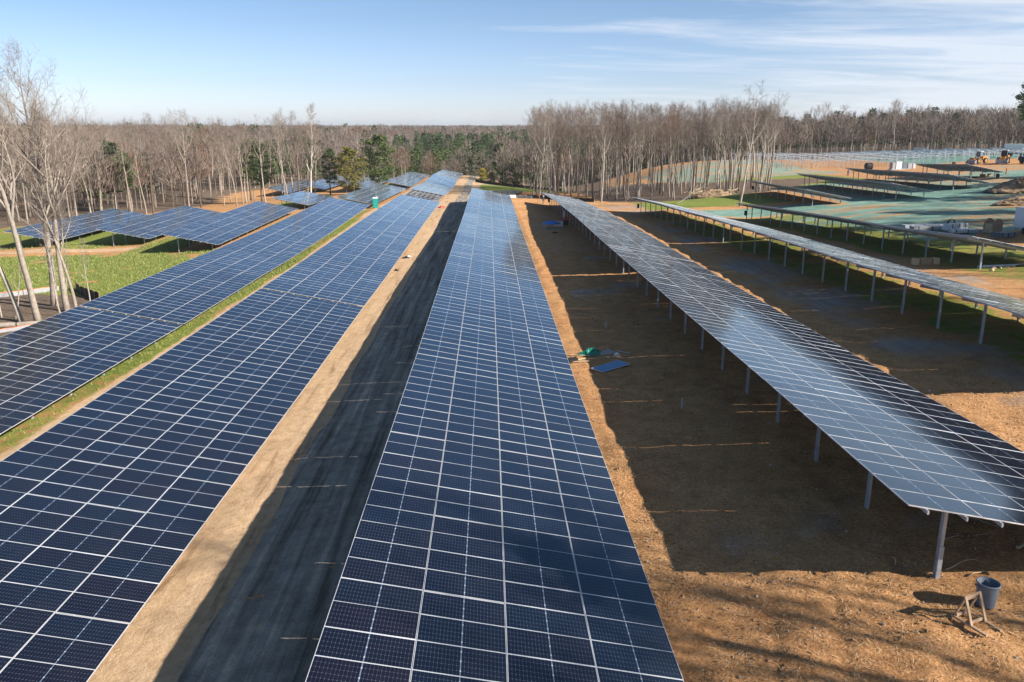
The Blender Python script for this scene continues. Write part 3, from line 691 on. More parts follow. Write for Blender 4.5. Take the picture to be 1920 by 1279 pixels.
M['bark_white'] = stain('white_bark', (.58, .54, .48), .9, 0, .3, 1.6, .3, .2)
syc = (syc[0].copy(), syc[1]); syc[0].materials[0] = M['bark_white']
place(syc, -50.4, 232, 1.0, 1.04, 'tall white-barked tree standing above the others left of centre', 'bare tree')
place(variants[4], -56.5, 236, 2.0, 1.10, 'tall slim pale tree next to the white-barked tree left of centre', 'bare tree')
place(variants[4], -60.5, 222, 4.0, 1.0, 'very straight pale trunk seen in front of the short shaded table', 'bare tree')
place(syc, -66, 420, 2.2, .98, 'pale open-crowned tree standing out of the wood beyond the grey tables', 'bare tree')
place(variants[4], 12.4, 203, 0, .98, 'bare tree at the left end of the stand, beside the tip of the right-hand row', 'bare tree')
place(variants[4], 25.6, 186.5, .5, .92, 'bright pale trunk at the front of the stand behind the right-hand row', 'bare tree')
place(thin, 37.2, 161.5, 0, .66, 'dark leaning dead trunk propped against a tree beyond the grey striped row', 'bare tree', tilt=1.02)
place(variants[4], 46.6, 150.5, 0, .98, 'pale slim tree alone on the grass at the right end of the stand', 'bare tree', tilt=.05)
# evergreens
cA = conifer(1, 14.5, .2, .16, .34, 60, .50, 74, 'round'); cB = conifer(2, 17, .22, .28, .25, 56, .50, 64, 'round', nd='needles_dark'); cC = conifer(3, 12.5, .18, .10, .36, 58, .48, 74, 'round', nd='needles_yellow'); cD = conifer(4, 18, .22, .45, .17, 50, .5, 56, 'round')
EV = [(cC, -42.5, 250, 1.05, 'yellow-green cedar standing behind the short shaded table'), (cB, -48.8, 252, .78, 'dark cedar touching the left side of the yellow-green one'), (cA, -36.0, 268, 1.15, 'broad dark green pine right of the yellow-green cedar'),
      (cB, -66.5, 240, .95, 'dark narrow pine among bare trunks left of the white-barked tree'), (cB, -98, 216, 1.0, 'dark tiered pine in the wood above the blue tables on the left'), (cD, -76, 262, 1.02, 'slim pine with a high tuft in the left wood'),
      (cD, -92, 150 + 60, .8, 'thin-topped pine in the left wood, half hidden by twigs'), (cC, -30, 395, .8, 'olive bush-like cedar behind the farthest grey tables'), (cB, 114, 344, 1.12, 'rounded dark pine rising above the far right wood'), (cD, 172, 262, 1.32, 'dark pine at the right edge of the picture above the white box trailer'),
      (cA, -110, 232, 1.0, 'olive pine crown behind the rightmost big bare tree'), (cB, 4, 305, .85, 'dark evergreen behind the yellow bush by the far road'), (cA, 10, 296, .75, 'mid green evergreen beyond the pond berm'), (cB, 16, 290, .9, 'dark evergreen at the left end of the bare stand')]
for m_, x, y, s, lb in EV: place(m_, x, y, rg.random() * 6, s, lb, 'evergreen', name='evergreen_tree')
shr = conifer(9, 4.2, .08, .02, .38, 34, .34, 46, 'round', nd='needles_yellow'); shg = conifer(10, 5, .08, .02, .30, 36, .34, 46, 'cone')
M['sh_y'] = stain('yellow_leaves', (.42, .36, .05), .8, 0, .4, .7, 0, .2); sy = shr[1].copy(); sy.materials[0] = M['sh_y']
place((shr[0], sy), -2.4, 300, 0, 1.0, 'bright yellow-green bush beside the far end of the sunlit road', 'bush', name='bush')
place(shr, .8, 296, 2, .85, 'small olive bush just right of the bright yellow one', 'bush', name='bush')
place(shg, 5.0, 292, 1, 1.1, 'bushy green sapling beyond the grassy pond bank', 'bush', name='bush')
# trees outside the right edge of the picture; they stand there and throw the long shadows
off = [(62, 66), (66, 72), (71, 77), (76, 84), (80, 90), (86, 95), (92, 104), (99, 113), (106, 122), (113, 131), (122, 140), (70, 64), (78, 74), (88, 86), (97, 98), (110, 112), (120, 125), (130, 138), (84, 78), (104, 103), (134, 150), (142, 158), (100, 84), (108, 92), (114, 100), (96, 78), (90, 70), (122, 108), (118, 118), (104, 88), (84, 68), (128, 122), (94, 90), (37, 1.5), (33.5, -3), (44, 6), (41, -4), (51, 1), (36, 6), (47, 9), (66, 52), (72, 58), (64, 40), (60, 30), (74, 44)]
for i, (x, y) in enumerate(off):
    ev = i < 22 and i % 2 == 0; nearby = x < 45 and y < 9
    place((cB, cD)[i % 2] if ev else big1 if (x, y) == (37, 1.5) else variants[i % 4], x, y, i * 1.3, rg.uniform(.95, 1.15) * (1.1 if ev else 1.0), 'tree of the wood beyond the right edge of the picture', 'tree', 'trees beyond the right edge', name='evergreen_tree' if ev else 'bare_tree')

shade_pine = conifer(12, 14.9, .08, .84, .070, 14, .38, 60, 'round')  # unseen pine, added and sized to cast a dark patch on the nearest table
place(shade_pine, 24.4, 8.7, 0, 1.0, 'unseen tuft-topped pine added beyond the right edge to shade a patch of the nearest table', 'tree', name='evergreen_tree')
# ------------------------------------------------------------------ the wood beyond, one mass
def low_tree(seed, kind):
    r_ = np.random.default_rng(seed); V = []; F = []; Mt = []
    def tri(a, b, c, m): k = len(V); V.extend([a, b, c]); F.append((k, k + 1, k + 2)); Mt.append(m)
    h = 18.
    for j in range(3):
        a1, a2 = 2.1 * j, 2.1 * (j + 1); q = .2
        tri((q * math.cos(a1), q * math.sin(a1), -1), (q * math.cos(a2), q * math.sin(a2), -1), (0, 0, h * .9), 0)
    if kind == 'bare':
        for k in range(240):
            t = r_.random(); z = h * (.36 + .50 * t); rad = 3.6 * math.sin(math.pi * (.22 + .70 * t)) ; ph = r_.random() * 6.28
            rr = rad * r_.random() ** .5; p = np.array([rr * math.cos(ph), rr * math.sin(ph), z])
            d = np.array([math.cos(ph) * .5, math.sin(ph) * .5, 1.0]) + r_.normal(0, .35, 3); d /= np.linalg.norm(d)
            s = np.cross(d, r_.normal(0, 1, 3)); s /= np.linalg.norm(s); w = r_.uniform(.05, .11); L = r_.uniform(1.2, 3.4)
            tri(p - s * w, p + s * w, p + d * L, 1)
    else:
        for k in range(300):
            t = r_.random(); z = h * (.22 + .72 * t); rad = 3.1 * (1 - t) ** .6 + .5; ph = r_.random() * 6.28
            rr = rad * r_.random() ** .4; p = np.array([rr * math.cos(ph), rr * math.sin(ph), z])
            d = np.array([math.cos(ph), math.sin(ph), .3]) + r_.normal(0, .5, 3); d /= np.linalg.norm(d)
            s = np.cross(d, r_.normal(0, 1, 3)); s /= np.linalg.norm(s); w = r_.uniform(.25, .5); L = r_.uniform(.8, 1.5)
            tri(p - s * w, p + s * w, p + d * L, 1)
    return np.array(V, np.float32), np.array(F, np.int32), np.array(Mt)
LB = [low_tree(i, 'bare') for i in range(5)]; LP = [low_tree(20 + i, 'pine') for i in range(4)]
def mass(name, P, label):
    V = []; F = []; Mi = []; off = 0; rr = np.random.default_rng(4)
    for (x, y, k, s) in P:
        v, f, m = (LP if k == 'p' else LB)[rr.integers(4)]; a = rr.random() * 6.28; c_, s_ = math.cos(a) * s, math.sin(a) * s
        q = np.stack([v[:, 0] * c_ - v[:, 1] * s_ + x, v[:, 0] * s_ + v[:, 1] * c_ + y, v[:, 2] * s], 1)
        V.append(q); F.append(f + off); off += len(v)
        mt = np.where(m == 0, 0, {'p': 3 if rr.random() < .5 else 4, 'b': 1, 'g': 2, 'r': 5}[k]); Mi.append(mt)
    xy = np.array([(p[0], p[1]) for p in P]); z = gz(xy[:, 0], xy[:, 1])
    for q, zz in zip(V, z): q[:, 2] += zz
    me = bpy.data.meshes.new(name); fast_mesh(me, np.concatenate(V), np.concatenate(F), 3, np.concatenate(Mi))
    for m in ('bark', 'twig', 'twig_grey', 'needles_dark', 'needles', 'twig_red'): me.materials.append(M[m])
    o = obj(name, me); tag(o, label, 'wood', kind='stuff'); return o
rr = np.random.default_rng(77); P = []
def wood(r0, r1, step, a0, a1):
    rad = r0
    while rad < r1:
        n = int(rad * R(a1 - a0) / step)
        for k in range(n):
            a = R(a0) + R(a1 - a0) * (k + rr.random()) / n; q = rad + rr.uniform(-.5, .5) * step
            P.append((q * math.sin(a), q * math.cos(a)))
        rad += step
wood(60, 360, 6.6, -60, 62); wood(360, 560, 7.0, -42, 42); wood(560, 960, 10.5, -36, 36)
XY = np.array(P); x, y = XY[:, 0], XY[:, 1]
ok = ~inpoly(x, y, CLEAR)
ok &= ~((x < -36) & (x > -86) & (y < 190)) & ~((x > -35) & (x < 62) & (y < 170))
ua = np.array(used)
d2 = np.full(len(XY), 1e9)
for a, b in ua: d2 = np.minimum(d2, (x - a) ** 2 + (y - b) ** 2)
ok &= d2 > 12
ok &= ~((x > 8) & (x < 27) & (y < 205)) & ~((x > -4) & (x < 30) & (y < 285) & (y > 200)) & ~((x < -36) & (x > -60) & (y < 110))
ok &= ~((x < -40) & (y < 110) & (x > -130)) | (x < -150)
ok &= ~((x > 20) & (x < 200) & (y > 150) & (y < 330) & (x < .66 * y + 25) & (y < 330 - np.clip((x - 150) * 1.1, 0, 200)))
ok &= ~((x > 30) & (y < 60))
x, y = x[ok], y[ok]
fp = fbm(x / 55, y / 55, 8, 2); valley = sst(-90, -40, x) * (1 - sst(130, 200, x)) * sst(385, 430, y) * (1 - sst(720, 850, y))
pp = .06 + .9 * valley * sst(.30, .42, fp) + .25 * sst(.62, .7, fp)
u = rr.random(len(x)); kinds = np.where(u < pp, 'p', np.where(rr.random(len(x)) < .12, 'r', np.where(rr.random(len(x)) < .4, 'g', 'b')))
P = [(a, b, k, float(s) * (.78 if 0 < valley_ else 1)) for a, b, k, s, valley_ in zip(x, y, kinds, rr.uniform(.76, 1.14, len(x)) * (1 + .22 * (fbm(x / 30, y / 30, 55, 2) - .5)), valley)]
P = [(a, b, k, s * (1.35 if math.hypot(a, b) > 560 else 1)) for a, b, k, s in P]
print('wood trees', len(P))
mass('distant_woods', P, 'brown leafless and dark green woods covering the hills to the horizon')

# rolling canopy out to the horizon
rad = np.concatenate([np.arange(900, 2000, 14.), np.geomspace(2000, 7500, 60)]); th = np.linspace(R(-46), R(46), 900)
Rr, Th = np.meshgrid(rad, th, indexing='ij'); Xc = Rr * np.sin(Th); Yc = Rr * np.cos(Th)
base = -9 + 7 * (fbm(Xc / 900, Yc / 900, 3, 3) - .5) * 2 + sst(900, 5000, Rr) * 5.5 - 2.5
Zc = base + (vnoise(Xc / 7, Yc / 7, 1) * 3.5 + vnoise(Xc / 17, Yc / 17, 2) * 5) * (.9 + Rr / 3000)
Zc[0, :] -= 16
nr, nt_ = Zc.shape; i = np.arange(nr * nt_).reshape(nr, nt_); q = np.stack([i[:-1, :-1], i[:-1, 1:], i[1:, 1:], i[1:, :-1]], -1).reshape(-1, 4)[:, ::-1]
me = bpy.data.meshes.new('canopy'); fast_mesh(me, np.stack([Xc, Yc, Zc], -1).reshape(-1, 3), q, 4)
m, nt, b = newmat('far_canopy'); geo = N(nt, 'ShaderNodeNewGeometry')
c = ramp(nt, noise(nt, geo.outputs['Position'], .012, 6, .7), [(.3, (.13, .105, .10)), (.44, (.16, .125, .115)), (.52, (.12, .10, .085)), (.58, (.05, .07, .045)), (.68, (.06, .075, .05)), (.74, (.20, .12, .095))])
c = mixc(nt, .8, c, ramp(nt, noise(nt, geo.outputs['Position'], .12, 4, .8), [(.3, (.55, .55, .6)), (.7, (1.4, 1.35, 1.3))]), 'MULTIPLY')
nt.links.new(c, b.inputs['Base Color']); b.inputs['Roughness'].default_value = 1; b.inputs['Specular IOR Level'].default_value = 0
me.materials.append(m); o = obj('far_hills', me); tag(o, kind='structure')

# ------------------------------------------------------------------ things lying and standing about
def at(x, y, dz=0.): return (x, y, g(x, y) + dz)
def lump(name, seed, sx, sy, sz, mat, n=14, rings=7, rough_=.35, parent=None, loc=(0, 0, 0), rz=0):
    """an irregular heap: a dome with an uneven outline"""
    r_ = random.Random(seed); V = [(0, 0, sz * r_.uniform(.85, 1.05))]; F = []
    ph = [r_.uniform(0, 6.28) for _ in range(4)]
    for i in range(1, rings + 1):
        t = i / rings
        for j in range(n):
            a = 2 * math.pi * j / n; k = 1 + rough_ * .5 * (math.sin(2 * a + ph[0]) * .5 + math.sin(3 * a + ph[1]) * .4 + math.sin(5 * a + ph[2]) * .3) + r_.uniform(-.12, .12) * rough_
            V.append((sx * t * k * math.cos(a), sy * t * k * math.sin(a), sz * (1 - t ** 1.6) * r_.uniform(1 - rough_ * .6, 1 + rough_ * .35) - .12 * (i == rings)))
    for j in range(n): F.append((0, 1 + j, 1 + (j + 1) % n))
    for i in range(rings - 1):
        for j in range(n):
            a, b = 1 + i * n + j, 1 + i * n + (j + 1) % n; F.append((a, a + n, b + n, b))
    me = bpy.data.meshes.new(name); me.from_pydata(V, [], F); me.materials.append(mat); me.polygons.foreach_set('use_smooth', [rough_ < .3] * len(F)); me.update()
    o = obj(name, me, parent, loc); o.rotation_euler = (0, 0, rz); return o

# bin
r = empty('trash_can', at(13.45, 19.05), 'open blue-grey trash can on bare soil in front of the nearest right-hand table', 'trash can')
b = MB(); b.lathe([(.0, .02), (.225, .02), (.235, 0), (.24, .03), (.275, .60), (.275, .66), (.262, .66), (.225, .05), (0, .05)], 32); b.build('body', M['bin'], r, True)
b = MB(); b.lathe([(.274, .625), (.295, .63), (.302, .66), (.298, .685), (.268, .69), (.262, .66)], 32); b.build('rim', M['bin'], r, True)
for sgn in (-1, 1):
    b = MB(); b.tube([(sgn * .275, -.08, .57), (sgn * .33, -.075, .60), (sgn * .34, 0, .605), (sgn * .33, .075, .60), (sgn * .275, .08, .57)], .014, 6); b.build('handle', M['bin'], r)
# timber stand
r = empty('timber_stand', at(12.78, 18.35, .0), 'weathered timber frame stand leaning on two long feet beside the trash can', 'stand'); r.rotation_euler = (0, 0, R(22)); r.scale = (.86, .86, .92)
for sx in (-.31, .31):
    b = MB(); b.bar((sx, -.62, .045), (sx, .58, .045), .085, .06); b.build('foot', M['wood'], r)
    b = MB(); b.bar((sx, -.10, .07), (sx, .22, .80), .09, .045); b.build('upright', M['wood'], r)
    b = MB(); b.bar((sx * .92, .50, .08), (sx * .92, .27, .68), .05, .05); b.build('brace', M['wood'], r)
for p, q, n_ in (((-.36, .235, .80), (.36, .235, .80), 'top_rail'), ((-.30, .27, .70), (.26, .27, .70), 'crossbar'), ((-.30, -.03, .12), (.30, -.03, .12), 'crossbar'), ((-.29, .44, .11), (.27, .44, .11), 'crossbar')):
    b = MB(); b.bar(p, q, .04, .085); b.build(n_, M['wood'], r)
# branches
def stick(seed, p, L, rz, r0=.03, mat='wood', name='branch', label=None, group=None, cat='branch', fork=True):
    r_ = random.Random(seed); b = MB(); pts = []; x = 0; y = 0; a = rz
    for i in range(7):
        gx, gy = p[0] + x, p[1] + y; pts.append((gx, gy, g(gx, gy) + r0 * .8 + .05 * math.sin(i * .9 + seed))); a += r_.uniform(-.28, .30); x += math.cos(a) * L / 6; y += math.sin(a) * L / 6
    o = Vector(pts[0]); b.tube([Vector(q) - o for q in pts], [r0 * (1 - .11 * i) for i in range(7)], 6)
    if fork:
        q = Vector(pts[3]) - o; b.tube([q, q + Vector((math.cos(rz + .9) * L * .2, math.sin(rz + .9) * L * .2, .05))], [r0 * .5, r0 * .2], 5)
    ob = b.build(name, M[mat], loc=o, smooth=True); tag(ob, label, cat, group); return ob
stick(1, (15.6, 24.2), 2.4, -1.0, .045, label='bent grey branch lying in shade under the nearest right-hand table')
stick(2, (14.0, 22.5), 2.2, -.15, .032, label='long thin grey branch lying in shade right of the near steel post')
stick(3, (16.1, 21.8), .7, .6, .06, 'pale_wood', fork=False, label='short thick piece of wood in shade beside two branches', cat='wood piece', name='wood_piece')
stick(4, (9.0, 23.9), 1.8, -.7, .018, label='thin twig in the shade close to the corner of the big shadow')
stick(5, (12.15, 21.4), .5, .9, .03, 'pale_wood', fork=False, label='pale splinter of wood just left of the near steel post', cat='wood piece', name='wood_piece')
stick(6, (13.4, 20.9), 1.6, .05, .022, 'pale_wood', label='pale root lying in sunlight right of the near steel post', cat='root', name='root')
stick(7, (13.8, 20.4), 1.1, .5, .018, 'pale_wood', label='short pale root between the near steel post and the trash can', cat='root', name='root')
stick(8, (6.4, 17.5), 1.0, -.4, .014, label='thin dry stalk on sunlit soil right of the central row')
stick(9, (7.6, 36.0), 1.6, .1, .02, label='thin twig in shade below the loose solar panel')
# short steel stakes
for x, y, h, lb in ((9.29, 36.85, .55, 'short steel stake in shade between the central row and the right-hand row'), (8.12, 54.8, .5, 'small steel stake in shade beyond the green tarp')):
    o = obj('steel_stake', POST, None, at(x, y, -.1)); o.scale = (.7, .5, h + .1); tag(o, lb, 'stake')
# loose panel
o = panel_mesh('loose_panel', [(np.array([-1.05, -.53, 0]), np.array([1., 0, 0]), np.array([0, 1., 0]), np.array([0, 0, 1.]), B_)], rnd=.9)
M['glass_blue'] = M['glass'].copy(); M['glass_blue'].name = 'bright_blue_glass'
for nd in M['glass_blue'].node_tree.nodes:
    if nd.type == 'VALTORGB':
        for e in nd.color_ramp.elements: e.color = (.012, .13, .32, 1)
o.materials[0] = M['glass_blue']
o = obj('loose_solar_panel', o, None, (6.97, 44.75, g(6.97, 44.75) + .13)); o.rotation_euler = (R(-1), R(-4), R(33)); tag(o, 'loose bright blue solar panel lying flat in shade beside the green tarp', 'solar panel')
# tarp heap
o = lump('tarp', 5, .95, .38, .40, M['tarp'], 18, 7, .6, None, at(6.3, 48.1), .15); tag(o, 'crumpled green tarp lying at the edge of the shade beside the central row', 'tarp')
o = lump('sack', 6, .62, .30, .26, M['grey'], 14, 6, .3, None, at(7.3, 48.05), .1); tag(o, 'grey sack lying against the right end of the green tarp', 'sack')
o = lump('plastic_bag', 7, .22, .18, .24, M['white'], 12, 5, .5, None, at(7.75, 47.3), .1); tag(o, 'small whitish bag right of the green tarp', 'bag')
for i, (x, y, L, a, w_, m_, lb) in enumerate([(5.5, 47.9, 1.3, -.35, .11, 'pale_wood', 'pale board at the left end of the green tarp'), (5.3, 46.9, 1.1, .5, .10, 'pale_wood', 'short board in sunlight below the green tarp'), (5.45, 46.4, 1.2, -.05, .09, 'pale_wood', 'lowest board of the sunlit scraps below the green tarp'),
        (6.9, 46.9, 2.1, .32, .07, 'wood', 'long thin board slanting between the tarp and the blue panel'), (8.2, 47.7, 1.0, -.9, .04, 'galv', 'thin metal bar right of the whitish bag'), (7.9, 46.9, 1.4, .1, .06, 'wood', 'dark board lying below the whitish bag')]):
    b = MB(); b.box((0, 0, .03), (L, w_, .035)); o = b.build('board', M[m_], loc=at(x, y, .03)); o.rotation_euler = (.02, -.05, a); tag(o, lb, 'board')
b = MB(); b.box((0, 0, .13), (.55, .42, .26)); b.box((0, .0, .27), (.6, .46, .02)); o = b.build('box', M['black'], loc=at(4.95, 46.6)); o.rotation_euler = (0, 0, .3); tag(o, 'black box beside the scraps of board at the edge of the central row', 'box')
# work table under a blue tarp, cooler, red can
r = empty('work_table', at(9.3, 121.6), 'low folding table draped with a crumpled bright blue tarp, far down the shaded aisle', 'table')
b = MB(); b.box((0, 0, .72), (2.2, .8, .05)); b.build('top', M['wood'], r)
for sx in (-.95, .95):
    for sy in (-.3, .3): b = MB(); b.bar((sx, sy, 0), (sx * .85, sy, .7), .04, .04); b.build('leg', M['galv'], r)
o = lump('blue_tarp', 15, 1.35, .75, .34, M['blue'], 16, 6, .7, None, at(9.3, 121.6, .74)); tag(o, 'bright blue tarp bunched up on the folding table', 'tarp')
r = empty('cooler', at(10.55, 123.4), 'white and red cooler box standing behind the blue tarp', 'cooler')
b = MB(); b.box((0, 0, .45), (1.3, .6, .9)); b.build('body', M['white'], r); b = MB(); b.box((0, 0, .93), (1.34, .64, .08)); b.build('lid', M['red'], r); b = MB(); b.box((-.66, 0, .5), (.05, .3, .6)); b.build('handle', M['red'], r)
r = empty('fuel_can', at(11.75, 124.6), 'red fuel can on a dark crate right of the cooler', 'can')
b = MB(); b.box((0, 0, 1.05), (.5, .35, .6), taper=.8); b.build('body', M['red'], r); b = MB(); b.tube([(-.1, 0, 1.35), (-.1, 0, 1.45), (.12, 0, 1.45), (.12, 0, 1.35)], .03, 6); b.build('handle', M['red'], r)
b = MB(); b.box((0, 0, .36), (.7, .6, .72)); b.box((0, 0, .74), (.74, .64, .03)); o = b.build('crate', M['navy'], loc=at(11.75, 124.6)); tag(o, 'dark crate under the red fuel can', 'crate')
o = lump('rag_heap', 17, .6, .4, .2, M['black'], 12, 5, .6, None, at(9.3, 114.5)); tag(o, 'small dark heap on the ground in front of the blue tarp table', 'heap')
b = MB(); b.tube([(0, 0, 0), (0, 0, 1.1)], .17, 14); o = b.build('paper_roll', M['white'], loc=(12.55, 136, g(12.55, 136) + .2)); tag(o, 'white upright roll beside a post halfway along the right-hand row', 'roll')
# a person
def person(x, y, rz, top, trousers, label, arms=((.30, -.05, -.30), (.33, .02, -.56))):
    root = empty('person', at(x, y), label, 'person'); root.rotation_euler = (0, 0, rz)
    me = bpy.data.meshes.new('body'); J = [(0, 0, .95), (0, 0, 1.15), (0, .01, 1.38), (0, 0, 1.50), (0, -.02, 1.60), (0, -.02, 1.72), (.19, 0, 1.40), (.19 + arms[0][0] * .35, arms[0][1], 1.40 + arms[0][2]), (.19 + arms[1][0] * .35, arms[1][1] - .1, 1.40 + arms[1][2]),
        (-.19, 0, 1.40), (-.27, .03, 1.12), (-.27, -.08, .88), (.10, 0, .90), (.13, -.03, .50), (.14, .02, .09), (.15, -.14, .04), (-.10, 0, .90), (-.12, .03, .50), (-.13, .02, .09), (-.14, -.14, .04)]
    E = [(0, 1), (1, 2), (2, 3), (3, 4), (4, 5), (2, 6), (6, 7), (7, 8), (2, 9), (9, 10), (10, 11), (0, 12), (12, 13), (13, 14), (14, 15), (0, 16), (16, 17), (17, 18), (18, 19)]
    Rr = [(.17, .12), (.15, .11), (.18, .12), (.07, .07), (.085, .10), (.07, .09), (.07, .07), (.05, .05), (.038, .038), (.07, .07), (.05, .05), (.038, .038), (.10, .10), (.07, .07), (.05, .05), (.045, .035), (.10, .10), (.07, .07), (.05, .05), (.045, .035)]
    me.from_pydata(J, E, []); o = bpy.data.objects.new('body', me); COL.objects.link(o); md = o.modifiers.new('skin', 'SKIN')
    for v, q in zip(me.skin_vertices[0].data, Rr): v.radius = q
    me.skin_vertices[0].data[0].use_root = True
    sb = o.modifiers.new('sub', 'SUBSURF'); sb.levels = sb.render_levels = 1
    dg = bpy.context.evaluated_depsgraph_get(); m2 = bpy.data.meshes.new_from_object(o.evaluated_get(dg)); bpy.data.objects.remove(o)
    m2.materials.clear(); m2.materials.append(M['skin']); m2.materials.append(M[top]); m2.materials.append(M[trousers]); m2.materials.append(M['black'])
    for p in m2.polygons:
        c = p.center; p.use_smooth = True
        p.material_index = 3 if c.z < .12 else 2 if c.z < .98 and abs(c.x) < .215 else 1 if c.z < 1.49 and not (c.z < .95) else 0
    obj('body', m2, root)
    b = MB(); b.lathe([(.135, 1.70), (.105, 1.72), (.10, 1.79), (.05, 1.83), (0, 1.835)], 16, (0, -.02, 0)); b.build('hard_hat', M['white'], root, True)
    return root
person(11.75, 177.6, .4, 'navy', 'jeans', 'person in dark jacket and blue jeans standing by the tip of the right-hand row')
r = empty('tripod', at(10.9, 178.2), 'slim surveying tripod standing left of the person', 'tripod')
for k in range(3):
    a = k * 2.09 + .4; b = MB(); b.bar((0, 0, 1.45), (.55 * math.cos(a), .55 * math.sin(a), 0), .04, .04); b.build('leg', M['wood'], r)
b = MB(); b.box((0, 0, 1.55), (.2, .2, .22)); b.build('level', M['yellow'], r)
person(92.6, 209.6, 2.0, 'blue', 'navy', 'person in a blue jacket standing under the third row beyond the blue-green slope')
# portable toilet
r = empty('portable_toilet', at(-25.1, 179.6), 'teal portable toilet with white roof standing between two rows of tables', 'portable toilet'); r.rotation_euler = (0, 0, .2)
b = MB(); b.box((0, 0, 1.08), (1.15, 1.15, 2.05)); 
for sx in (-.55, .55):
    for sy in (-.55, .55): b.box((sx, sy, 1.05), (.10, .10, 2.1))
b.build('cabin', M['teal'], r)
b = MB(); b.box((0, 0, 2.16), (1.25, 1.25, .10)); b.box((0, 0, 2.26), (1.12, 1.12, .12), taper=.7); b.build('roof', M['white'], r)
b = MB(); b.box((0, -.595, 1.0), (.75, .03, 1.8)); b.build('door', M['teal'], r); b = MB(); b.tube([(.35, .35, 2.2), (.35, .35, 2.6)], .05, 8); b.build('vent_pipe', M['white'], r)
# crates by the third row
for x, y, L, lb in ((38.72, 71.7, .5, 'left one of three weathered wooden crates in a line behind the striped row'), (39.62, 71.75, 1.1, 'longest, middle one of three weathered wooden crates in a line'), (40.62, 71.8, .55, 'right one of three weathered wooden crates, pale on its sunlit face')):
    b = MB(); b.box((0, 0, .30), (L - .06, .42, .56)); 
    for z in (.08, .30, .52): b.box((0, -.225, z), (L, .03, .16)); b.box((0, .225, z), (L, .03, .16))
    for sx in (-1, 1): b.box((sx * (L / 2 - .04), -.25, .3), (.07, .025, .6))
    o = b.build('wooden_crate', M['wood' if L > 1 else 'pale_wood'], loc=at(x, y)); o.rotation_euler = (0, 0, .05); tag(o, lb, 'crate')
o = MB(); o.tube([(0, 0, 0), (3, .4, .05), (6.6, 1.0, .12)], .10, 12); o = o.build('white_pipe', M['white'], loc=at(42.5, 68.3, .12), smooth=True); tag(o, 'long white plastic pipe on the grass at the right edge, below the third row', 'pipe')
for i, (x, y) in enumerate([(43.4, 67.5), (44.1, 67.7), (44.8, 67.9), (45.4, 68.0), (43.0, 67.0)]):
    o = lump('rock', 30 + i, .30 + .05 * (i % 3), .16, .16, M['pale_wood'], 9, 4, .5, None, at(x, y), i); tag(o, 'pale lump of wood or stone under the long white pipe', 'rock', 'pale lumps under the white pipe')
# cable reel
r = empty('cable_reel', at(57.4, 90.6, .80), 'large wooden cable reel tipped sideways near the white trailer', 'cable reel'); r.rotation_euler = (0, 0, R(-67))
def disc(b, x, r_, th, hole=.09, n=30):
    b.lathe([(hole, x - th / 2), (r_, x - th / 2), (r_, x + th / 2), (hole, x + th / 2), (hole, x - th / 2)], n, axis='X')
for x in (-.55, .55): b = MB(); disc(b, x, .86, .07); b.build('flange', M['wood'], r)
b = MB(); b.lathe([(.45, -.5), (.45, .5)], 24, axis='X'); b.build('drum', M['wood'], r)
for k in range(24):
    if k % 2: continue
a_ = MB()
for k in range(9): a_.box((-.42 + k * .105, -.74, -.22), (.08, .04, 1.05))
a_.build('lagging', M['pale_wood'], r); b = MB(); b.bar((-.5, -.78, -.7), (.45, -.78, .28), .03, .09); b.build('brace', M['pale_wood'], r)
# enclosed trailer
r = empty('enclosed_trailer', at(60.3, 87.2), 'white box trailer cut off by the right edge, beside the cable reel', 'trailer'); r.rotation_euler = (0, 0, -.08)
b = MB(); b.box((0, 0, 1.62), (2.5, 5.2, 2.15)); b.build('body', M['white'], r)
b = MB(); b.box((0, 0, 2.73), (2.56, 5.26, .07)); b.build('roof', M['white'], r)
for sy in (-1, 1):
    for sx in (-1.18, 1.18):
        b = MB(); b.lathe([(.02, -.1), (.33, -.1), (.36, -.06), (.36, .06), (.33, .1), (.02, .1)], 20, axis='X'); b.build('wheel', M['rubber'], r, loc=(sx, sy * .45, .36))
b = MB(); b.box((0, 0, .5), (2.3, 5.1, .10)); b.bar((0, -2.6, .5), (0, -3.8, .5), .1, .1); b.build('chassis', M['galv'], r); b = MB(); b.box((-1.1, -2.62, 2.5), (.14, .03, .14)); b.build('vent', M['black'], r)
for sx in (-.58, .58): b = MB(); b.box((sx, -2.62, 1.6), (1.1, .03, 2.0)); b.build('door', M['white'], r)
# bundles of steel and wrapped goods
def bundle(x, y, L, w_, h, n, rz, mat, lb, name='steel_bundle', bands='black', cat='bundle'):
    r = empty(name, at(x, y), lb, cat); r.rotation_euler = (0, 0, rz); b = MB(); k = max(2, int(w_ / .13))
    for i in range(n):
        for j in range(k): b.box((random.uniform(-.06, .06), -w_ / 2 + (j + .5) * w_ / k, .12 + (i + .5) * h / n), (L, w_ / k * .84, h / n * .86))
    b.build('sections', M[mat], r)
    for sx in (-.36, .0, .36): b = MB(); b.box((sx * L, 0, .12 + h / 2), (.09, w_ + .03, h + .02)); b.build('strap', M[bands], r)
    for sx in (-.3, .3): b = MB(); b.box((sx * L, 0, .06), (.1, w_, .12)); b.build('bearer', M['wood'], r)
bundle(53.6, 98.6, 5.2, 1.0, .55, 4, .1, 'galv', 'long strapped bundle of galvanised sections, highest of the pile left of the cable reel')
bundle(53.4, 96.5, 4.6, 1.1, .5, 3, .0, 'grey', 'pale grey wrapped bundle lying in front of the long strapped one')
bundle(55.6, 95.0, 3.4, 1.0, .75, 4, .45, 'white', 'white wrapped bundle with raised end between the steel and the cable reel')
bundle(55.1, 91.9, 3.6, 1.2, .35, 2, -.1, 'galv', 'low flat bundle of steel behind the near end of the third row')
